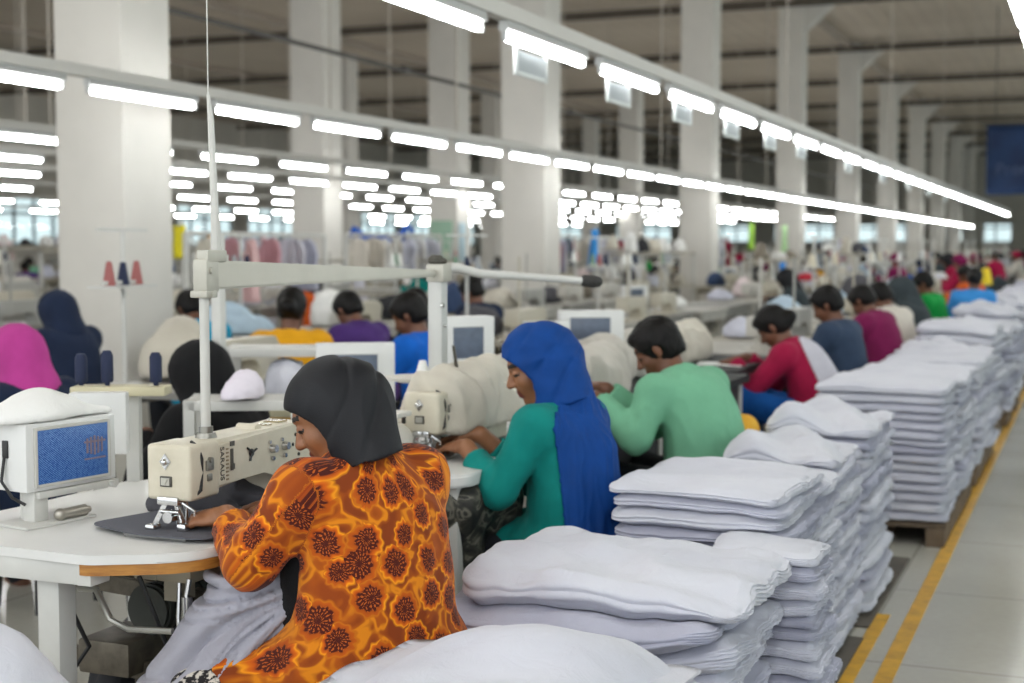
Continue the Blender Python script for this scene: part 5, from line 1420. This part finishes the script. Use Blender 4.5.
# the nearest of them, one by one
ONE = [('short', -1.49, 9.46, 166, NAVY, None, 'man in navy jacket bent beyond the worker in burgundy'),
       ('bent', -1.49, 11.25, 160, PLUM, None, 'dark haired worker in a plum top beyond the man in navy'),
       ('bent', -1.49, 12.1, 150, OFFW, None, 'worker with an off-white back next to the plum top'),
       ('hoodbent', -1.49, 13.6, 165, CHAR, CHAR, 'hooded worker in charcoal bent before the bright green top'),
       ('short', -1.49, 15.1, 165, GREEN, None, 'dark haired worker in a bright green top'),
       ('bun', -1.25, 16.6, 100, SKYB, None, 'worker in a sky blue top seen from behind'),
       ('short', -1.49, 20.0, 150, ORANGE, None, 'worker in an orange top beyond the sky blue one'),
       ('short', -3.42, 7.18, 172, COBALT, None, 'worker in a cobalt blue shirt in the second row'),
       ('bun', -4.30, 7.12, 128, MUST, None, 'worker in a mustard yellow top with the back turned'),
       ('hoodbent', -3.08, 4.66, 165, BLACKC, BLACKC, 'worker hidden under a black headscarf behind the nearest machine'),
       ('hoodbent', -4.05, 4.72, 165, DNAVY, PINK, 'worker bent low with a pink headscarf over a dark navy top'),
       ('bent', -5.55, 8.05, 150, CYAN, None, 'worker in a cyan top just right of the first column'),
       ('hoodbent', -5.95, 7.25, 165, DNAVY, DNAVY, 'worker in dark navy bent low left of the first column'),
       ('bent', -4.45, 8.35, 160, PURPLE, None, 'worker in a purple top beyond the mustard yellow one'),
       ('bent', -4.3, 9.1, 165, BLACKC, None, 'worker in black beyond the purple top'),
       ('short', -4.75, 11.0, 160, DNAVY, None, 'dark haired worker directly behind the cobalt blue shirt')]
for kd, x, y, rz, tp, hd, lb in ONE:
    far_person(kd, x, y, rz, tp, hd, lb, z=-.09 if 'black headscarf' in lb else -.05 if 'pink' in lb else 0)
    if y != 9.46: seat_for(x, y, 'stool under the ' + lb)
yb_ = MB(); yb_.prism(rounded([(-.14, 0), (.14, 0), (.07, .40), (-.04, .42)], .03), -.08, .08, bev=.02, M=SWAP)
o = yb_.build('bag', mk('bright_yellow_bag', 'f0d21e', .6), None, (-1.5, 22.1, .93), R(60)); o.scale = (.6, .6, .6); tag(o, 'bright yellow bag standing on the stacks far along the aisle', 'bag')

SHELVES = [(-6.4, 21.5, 3.0, 1.40), (-13.5, 17.5, 3, 1.45), (-17.3, 20.5, 3, 1.5), (-8.0, 25.5, 3, 1.45), (-5.9, 34, 3, 1.4), (-4.6, 30, 3, 1.35), (-4.6, 22, 2.6, 1.3)]
RL = [(-7.9, 12.5, 2.6, 1.62, 6), (-9.4, 18.5, 3, 1.66, 7), (-7.9, 20.5, 3, 1.66, 7), (-9.4, 27, 3.4, 1.68, 7), (-14.2, 22, 3.4, 1.7, 8), (-14.2, 30, 3.4, 1.7, 8), (-17.4, 27, 3.6, 1.75, 8), (-11.6, 36, 3.4, 1.7, 7), (-21, 36, 4, 1.8, 8), (-7.9, 31, 3, 1.7, 6), (-6.6, 39, 3, 1.7, 6)]
BLOCK = [(x, y, .30, L / 2) for x, y, L, *_ in SHELVES] + [(x, y, .05, L / 2) for x, y, L, *_ in RL] + [(-9.9, 19.0, 1.0, .8), (-7.0, 0, 0, 0), (-12.6, 22.3, .4, .4), (-12.3, 27.3, .4, .4), (-14, 36.8, .4, .4), (-14, 45.3, .4, .4), (-14, 54.3, .4, .4), (-22, 40.3, .4, .4), (-22, 52.3, .4, .4), (-22, 64.3, .4, .4), (-3.28, 5.42, .3, .3), (-2.86, 4.42, .2, .3)]
BLOCK += [(x, y, .28, .12) for _, x, y, *_ in ONE]
# ---- rows of stations
rows = [('first', -1.65, 9.6, 46, 1.28), ('second', -3.65, 3.45, 44, 1.32), ('third', -5.45, 5.2, 48, 1.36), ('fourth', -8.35, 8.4, 54, 1.42), ('fifth', -10.3, 10.4, 58, 1.5), ('sixth', -12.9, 13.2, 62, 1.7), ('seventh', -15.6, 16, 64, 1.9),
        ('eighth', -19.2, 19.5, 68, 2.3), ('ninth', -23.4, 24, 72, 2.8), ('tenth', -28.5, 30, 76, 3.4), ('eleventh', -33.5, 36, 80, 4.2)]
TOPS = [NAVY, PLUM, OFFW, CHAR, SKYB, MUST, COBALT, CYAN, BURG, MINT, TEAL, GREYV, ORANGE, PURPLE, GREYV, GREEN, BLACKC, DNAVY]
npers = 0
taken = [(x, y) for _, x, y, *_ in ONE]
for name, wx, ya, yb, st in rows:
    n = int((yb - ya) / st)
    where = 'in the %s row from the aisle' % name
    for i in range(n):
        y = ya + st * i; dx = rg.uniform(-.05, .05)
        if any(abs(y + .3 - (8.72 * k + .3)) < .55 for k in range(1, 11)) and abs(wx - .6 + 7) < .9: continue
        near = y < 15 and wx > -9
        if any(abs(wx - .62 - bx) < .42 + bw and abs(y + .15 - by) < .62 + bl for bx, by, bw, bl in BLOCK): continue
        pos = (' counting from the camera, number %s' % ordn(i)) if False else ''
        lbl = lambda k: ('%s %s %s' % (ordn(i), k, where)) if near else ('small %s far back %s' % (k, where))
        tx = wx - .62
        o = link('sewing_table', rg.choice(FTB), None, None, (tx + dx, y + .15, 0)); tag(o, lbl('pale sewing table'), 'table', 'tables ' + where)
        if rg.random() < .86:
            o = link('sewing_machine', rg.choice(FMC), None, None, (wx - .45 + dx, y - .05, TZ)); tag(o, lbl('cream sewing machine'), 'sewing machine', 'machines ' + where)
        if rg.random() < .62:
            o = link('cloth_heap', rg.choice(HEAPS), None, None, (tx - .16 + dx, y + rg.uniform(-.1, .45), TZ + .002), rg.uniform(-.5, .5)); o.scale = (rg.uniform(.6, .95), rg.uniform(.6, 1.0), rg.uniform(.6, 1.3))
            setmats(o, [rg.choice(HEAPM)]); tag(o, lbl('heap of rumpled cloth'), 'cloth heap', 'cloth heaps ' + where)
        if rg.random() < (.5 if wx > -24 else .3):
            far_stand(wx - .80 + dx, y + rg.uniform(-.3, .4), TZ, lbl('thread stand with cones'), 'thread stands ' + where, rg.uniform(-.3, .3))
        if rg.random() < .16 and wx < -3:
            panel((wx - .85, y + .45, TZ), R(rg.uniform(-75, -20)), lbl('white control panel'), rg.uniform(.26, .36), rg.uniform(.18, .24), .09, zb=.84, grp='control panels ' + where)
        if rg.random() < (.13 if near else .36) and not any(math.hypot(wx - px, y - py) < .9 for px, py in taken):
            kd = rg.choice(['short', 'bent', 'bun', 'hood', 'hoodbent', 'short']); tp = rg.choice(TOPS); npers += 1
            if any(math.hypot(wx + .22 - px, y - py) < .75 for px, py in taken): continue
            taken.append((wx + .22, y)); far_person(kd, wx + .22, y, 170 + rg.uniform(-22, 22), tp, rg.choice([BLACKH, BLACKH, CHAR, BLUEH, DNAVY, BURG]) if 'hood' in kd else None,
                       '%sworker in %s %s' % (ordn(i) + ' station ' if near else 'distant ', tp.name.replace('_', ' '), where), 'workers ' + where)
            o = link('floor_stool', STOOL.children[0].data, None, None, (wx + .22, y, 0)); bpy.data.objects.remove(o)
            seat_for(wx + .22, y, lbl('low stool under a worker'), 'stools ' + where)
# a handful standing far down the aisle side
for k in range(18):
    y = 23 + k * 2.1; x = -1.7 - rg.random() * 1.6; 
    if any(math.hypot(x - px, y - py) < .8 for px, py in taken): continue
    taken.append((x, y)); tp = rg.choice([BURG, PLUM, OFFW, CHAR, BURG, GREYV, BLACKC, OFFW])
    far_person(rg.choice(['short', 'hood', 'bun']), x, y, 170 + rg.uniform(-40, 40), tp, rg.choice([BURG, BLACKH, PLUM]) if rg.random() < .5 else None, 'tiny distant worker in %s near the far end of the aisle' % tp.name.replace('_', ' '), 'workers near the far end of the aisle', z=.12)

# ---- items close behind the first row
t = thing('spool_rack', (-2.77, 3.60, 0), R(-67), 'cream spool rack with three navy thread spools behind the control panel', 'rack')
m = MB(); m.box((0, -.012, 1.055), (.10, .29, .028), bev=.004); m.build('shelf', mk('cream_paint', 'c7bf9f', .5, var=.1), t)
m = MB(); m.box((-.02, .02, .53), (.04, .04, 1.04)); m.box((-.02, .02, .01), (.24, .3, .02)); m.build('post', WPAINT, t)
for oy, hh in ((-.135, .088), (-.055, .098), (.095, .092)):
    sp_ = MB(); sp_.cyl((0, oy, 1.07), (0, oy, 1.083), .008, n=10); sp_.lathe([(0, 0), (.017, 0), (.019, .006), (.019, hh * .85), (.012, hh), (0, hh)], 14, (0, oy, 1.080)); sp_.build('thread_spool', NAVYT, t)
t = thing('control_panel', (-2.68, 3.36, .77), R(-64), 'plain white panel seen from behind, right of the blue screen', 'control panel')
m = MB(); m.box((0, 0, .215), (.05, .165, .18), bev=.006); m.build('housing', CASE, t)
m = MB(); m.box((0, .0, .063), (.035, .035, .126)); m.box((0, 0, .004), (.1, .14, .008)); m.build('post', WPAINT, t)
t = thing('side_table', (-2.70, 3.36, 0), 0, 'small white side table behind the nearest sewing table, carrying the plain panel', 'table')
m = MB(); m.box((0, 0, .755), (.16, .5, .03), bev=.005); m.build('table_top', LAM, t)
for sy in (-1, 1): m = MB(); m.box((0, sy * .2, .385), (.05, .05, .74)); m.build('leg', WPAINT, t)
def white_frame(loc, rz, L, H, D, label):
    t = thing('rail_frame', loc, rz, label, 'rail frame')
    m = MB(); m.box((0, 0, H - .02), (D, L, .035), bev=.004); m.build('top_rail', WPAINT, t)
    m = MB(); m.box((0, 0, H * .74), (D, L, .05), bev=.004); m.box((0, 0, H * .60), (D * .9, L, .04)); m.build('shelf', mk('cream_paint', 'c7bf9f'), t)
    for sy in (-1, 1):
        m = MB(); m.box((D / 2 - .02, sy * (L / 2 - .02), H / 2), (.04, .04, H)); m.build('post', WPAINT, t); m = MB(); m.box((-D / 2 + .02, sy * (L / 2 - .02), H / 2), (.04, .04, H)); m.build('post', WPAINT, t)
    return t
white_frame((-3.28, 5.42, 0), R(-66), .56, 1.06, .3, 'white rail frame with white cloth on its shelf, behind the nearest woman')
o = link('cloth_heap', HEAPS[2], None, None, (-3.28, 5.42, .84), R(24)); o.scale = (.42, .62, .75); setmats(o, [GREYW]); tag(o, 'white cloth heaped on the shelf of the white rail frame', 'cloth heap')
white_frame((-2.86, 4.42, 0), R(-64), .42, .95, .26, 'low white frame table with pale cloth in front of the black headscarf')
o = link('cloth_heap', HEAPS[4], None, None, (-2.84, 4.40, .952), R(20)); o.scale = (.35, .42, .4); setmats(o, [mk('lilac_white_cloth', 'd9d2dd', .85)]); tag(o, 'pale lilac cloth on the low white frame beside the black headscarf', 'cloth heap')
panel((-2.78, 5.10, .73), R(-58), 'tall white panel with a dark window between the two nearest headscarves', .32, .25, .06, zb=.80)
t = dup([o for o in COL.objects if o.get('label', '').startswith('small white side table')][0], (-2.81, 5.12, 0), R(-58), 'small white side table carrying the tall panel with the dark window')
for k, (x, y, zt, lab) in enumerate([(-3.22, 4.78, 1.55, 'slender white post behind the round thread stand pole'), (-5.2, 5.5, 1.62, 'slender white post left of the first column')]):
    m = MB(); m.box((0, 0, zt / 2), (.042, .042, zt), bev=.004); m.box((0, 0, .01), (.16, .16, .02)); m.box((0, 0, zt - .1), (.06, .06, .03)); o = m.build('frame_post', WPAINT, None, (x, y, 0)); tag(o, lab, 'post')

# ---- rails with hanging garments
def hang_mesh(seed):
    V, Q = [], []; nu, nv = 15, 13
    for i in range(nu):
        for j in range(nv):
            u, v = i / (nu - 1) - .5, j / (nv - 1); wd = .36 + .16 * min(1, v * 3) if v < .35 else .52 - .04 * v
            if v < .35 and abs(u) > .36: wd *= 1
            V.append((.04 * math.sin(u * 19 + seed + 2 * v) * (.4 + v) + (.03 if abs(u) < .3 else 0) * (1 - v), u * wd * (1 if v > .05 else .6), -.06 - .72 * v - (.04 * (abs(u) * 2) ** 2 if v < .2 else 0)))
    for i in range(nu - 1):
        for j in range(nv - 1): a = i * nv + j; Q.append((a, a + 1, a + nv + 1, a + nv))
    me = mesh_np('g', V, Q)
    bm = bmesh.new(); bm.from_mesh(me); bmesh.ops.solidify(bm, geom=bm.faces[:], thickness=.03); bm.to_mesh(me); bm.free(); me.shade_smooth(); me.materials.append(GREYW); return me
HG = [hang_mesh(k) for k in range(3)]
HCOL = [GREYW, WHITEC, OFFW, GREYV, GREYC, GREYBC, BEIGEC, GREYD, CHAR, mk('faded_blue_cloth', '7f9ab0', .85), mk('rose_cloth', 'b98a92', .85), mk('pale_pink_cloth', 'd9b3b3', .85), CREAM, mk('slate_cloth', '56606c', .85), BURG]
def rail(x, y, L, z, label, n, rz=0, cols=None):
    t = thing('garment_rail', (x, y, 0), rz, label, 'garment rail', 'garment rails')
    m = MB(); m.cyl((0, -L / 2, z), (0, L / 2, z), .02, n=10); m.build('bar', WPAINT, t)
    for sy in (-1, 1): m = MB(); m.box((0, sy * L / 2, z / 2), (.04, .04, z)); m.box((0, sy * L / 2, .02), (.5, .05, .04)); m.build('post', WPAINT, t)
    for k in range(n):
        o = link('hanging_garment', rg.choice(HG), None, None); a = rg.uniform(-.5, .5)
        p = Matrix.Rotation(rz, 4, 'Z') @ Vector((0, -L / 2 + .2 + (L - .4) * (k + .5) / n, z)); o.location = (x + p.x, y + p.y, p.z); o.rotation_euler = (0, 0, rz + PI / 2 + a - .3); c = rg.choice(cols or HCOL); setmats(o, [c]); o.scale = (1, .8, rg.uniform(.55, .9))
        tag(o, '%s garment, %s, on the %s' % (ordn(k), c.name.replace('_', ' '), label), 'garment', 'garments on the ' + label)
for k, (x, y, L, z, n) in enumerate(RL): rail(x, y, L, z, '%s far garment rail' % ordn(k), n)
# ---- single coloured things the eye picks out
def soft(name, label, cat, loc, sc, mat, seed=0, k=0):
    o = link(name, HEAPS[(seed) % 8], None, None, loc, seed * .7); o.scale = sc; setmats(o, [mat]); return tag(o, label, cat)
def hung(label, loc, rz, mat, sc=(1, 1, 1)):
    """a cloth on its own hanger post."""
    t = thing('display_stand', (loc[0], loc[1], 0), rz, 'slim stand for the ' + label, 'stand'); m = MB(); m.cyl((0, 0, 0), (0, 0, loc[2] + .03), .014, n=8); m.lathe([(0, 0), (.16, 0), (.15, .02), (0, .025)], 12); m.build('post', WPAINT, t)
    m = MB(); m.cyl((0, -.2 * sc[1], loc[2]), (0, .2 * sc[1], loc[2]), .012, n=8); m.build('bar', WPAINT, t)
    o = link('hanging_garment', HG[0], None, None, loc, rz); o.scale = sc; setmats(o, [mat]); tag(o, label, 'garment')
YEL2 = mk('lemon_cloth', 'd7c81e', .8); LIME = mk('lime_cloth', '9fcf4a', .8); ROYAL = mk('royal_blue_cloth', '1458b8', .7)
hung('lemon yellow garment hanging just right of the first column', (-10.0, 14.1, 1.78), R(20), YEL2, (1, .55, .55))
soft('cloth_heap', 'golden yellow bundle beside the lemon yellow garment', 'cloth heap', (-10.15, 14.9, 1.42), (.4, .34, .9), MUST, 1)
hung('royal blue garment hanging by the second column', (-6.5, 18.9, 1.78), R(40), SKYB, (1, .35, .75))
hung('lime green garment hanging beyond the third column', (-6.9, 30.5, 2.05), R(10), LIME, (1, 1.2, .8))
hung('pale lime garment beside the lime green one', (-6.2, 30.6, 2.0), R(10), mk('pale_lime_cloth', 'b9dfa8', .8), (1, .8, .8))
hung('blue garment hanging beyond the third column', (-5.2, 25.5, 1.25), R(10), mk('azure_cloth', '1f7fd0', .8), (1, .8, .45))
bg_ = MB(); bg_.prism(rounded([(-.3, .0), (.3, .0), (.34, .38), (-.34, .38)], .06), -.15, .15, bev=.05, M=SWAP); bg_.tube([(0, -.28, .36), (0, -.42, .46), (0, -.46, .34)], .05, 8); bg_.tube([(0, .28, .36), (0, .40, .50), (0, .46, .40)], .05, 8)
o = bg_.build('bag', ROYAL, None, (-9.9, 19.0, 1.30), R(-60)); tag(o, 'royal blue sack with knotted ends on a high shelf', 'bag')
def shelf(x, y, L, z, label, rz=0):
    t = thing('shelf_unit', (x, y, 0), rz, label, 'shelf unit', 'shelf units')
    for q in (z, z * .62, z * .28): m = MB(); m.box((0, 0, q - .02), (.5, L, .035)); m.build('shelf', mk('cream_table_top', 'c2bcae'), t)
    for sx in (-1, 1):
        for sy in (-1, 1): m = MB(); m.box((sx * .23, sy * (L / 2 - .02), z / 2), (.04, .04, z)); m.build('post', WPAINT, t)
    for q, cz in enumerate((z, z * .62)):
        for k in range(int(L / .5)):
            if rg.random() < .75: o = soft('cloth_heap', '%s cloth heap on the %s shelf of the %s' % (ordn(k), 'top' if q == 0 else 'middle', label), 'cloth heap', (x, y, cz), (.5, .45, rg.uniform(.5, 1.2)), rg.choice(HEAPM), k); o.location = Vector((x, y, cz)) + Matrix.Rotation(rz, 4, 'Z') @ Vector((0, -L / 2 + .3 + k * .5, 0))
shelf(-9.9, 18.6, 2.6, 1.30, 'cream shelf unit under the royal blue sack', R(-60)) if False else None
t = thing('shelf_unit', (-9.9, 19.0, 0), R(-60), 'cream shelf unit under the royal blue sack', 'shelf unit')
for q in (1.30, .8, .35): m = MB(); m.box((0, 0, q - .02), (.5, 2.2, .035)); m.build('shelf', mk('cream_table_top', 'c2bcae'), t)
for sx in (-1, 1):
    for sy in (-1, 1): m = MB(); m.box((sx * .23, sy * 1.07, .64), (.04, .04, 1.28)); m.build('post', WPAINT, t)
for k, (x, y, L, z) in enumerate(SHELVES):
    shelf(x, y, L, z, '%s far shelf unit' % ordn(k))
m = MB(); m.box((-12.62, 26.90, 1.6), (.50, .05, .85), bev=.01); o = m.build('notice_board', mk('sage_green_board', '8fae98', .6)); tag(o, 'sage green board fixed to a column beyond the rows', 'board')
m = MB(); m.box((-12.28, 27.2, 1.58), (.04, .30, .8), bev=.01); o = m.build('notice_board', mk('pale_blue_board', 'a9c0c9', .6)); tag(o, 'narrow pale blue board on the side of the same column', 'board')
soft('cloth_heap', 'small red cloth on top of the slender white post', 'cloth heap', (-5.2, 5.5, 1.622), (.16, .14, .35), mk('red_cloth', 'd2402c', .7), 3)
soft('cloth_heap', 'red cloth lying on a far table beyond the fourth column', 'cloth heap', (-3.9, 20.5, 1.0), (.5, .5, .5), mk('crimson_cloth', 'b01e32', .8), 2)

# ---- scraps and crates pushed under the nearest table
for k, (x, y, sc, m_, lb) in enumerate([(-2.42, 3.25, (.8, .8, 1.5), mk('black_scrap_cloth', '26262a'), 'dark scrap heap on the floor under the nearest table'), (-2.95, 3.1, (.8, .7, 1.6), mk('taupe_cloth', '82796c'), 'taupe scrap heap on the floor left of the nearest table'), (-2.75, 3.75, (.9, .8, 1.7), mk('charcoal_cloth', '4b4a50'), 'charcoal scrap heap on the floor behind the nearest table')]):
    soft('scrap_heap', lb, 'scrap heap', (x, y, .001), sc, m_, k)
t = thing('storage_crate', (-2.50, 3.02, 0), R(14), 'grimy brown crate standing under the nearest sewing table', 'crate')
CR = mk('grimy_crate', '55493a', .8, var=.4, vscale=9)
m = MB(); m.box((0, 0, .02), (.36, .42, .03)); m.build('crate_floor', CR, t)
for sx in (-1, 1): m = MB(); m.box((sx * .17, 0, .10), (.016, .42, .07)); m.box((sx * .17, 0, .20), (.016, .42, .09)); m.build('side', CR, t)
for sy in (-1, 1): m = MB(); m.box((0, sy * .202, .10), (.33, .016, .07)); m.box((0, sy * .202, .20), (.33, .016, .09)); m.build('side', CR, t)
soft('scrap_heap', 'pale scraps filling the grimy crate', 'scrap heap', (-2.50, 3.02, .036), (.36, .40, 1.1), mk('taupe_cloth', '82796c'), 5)
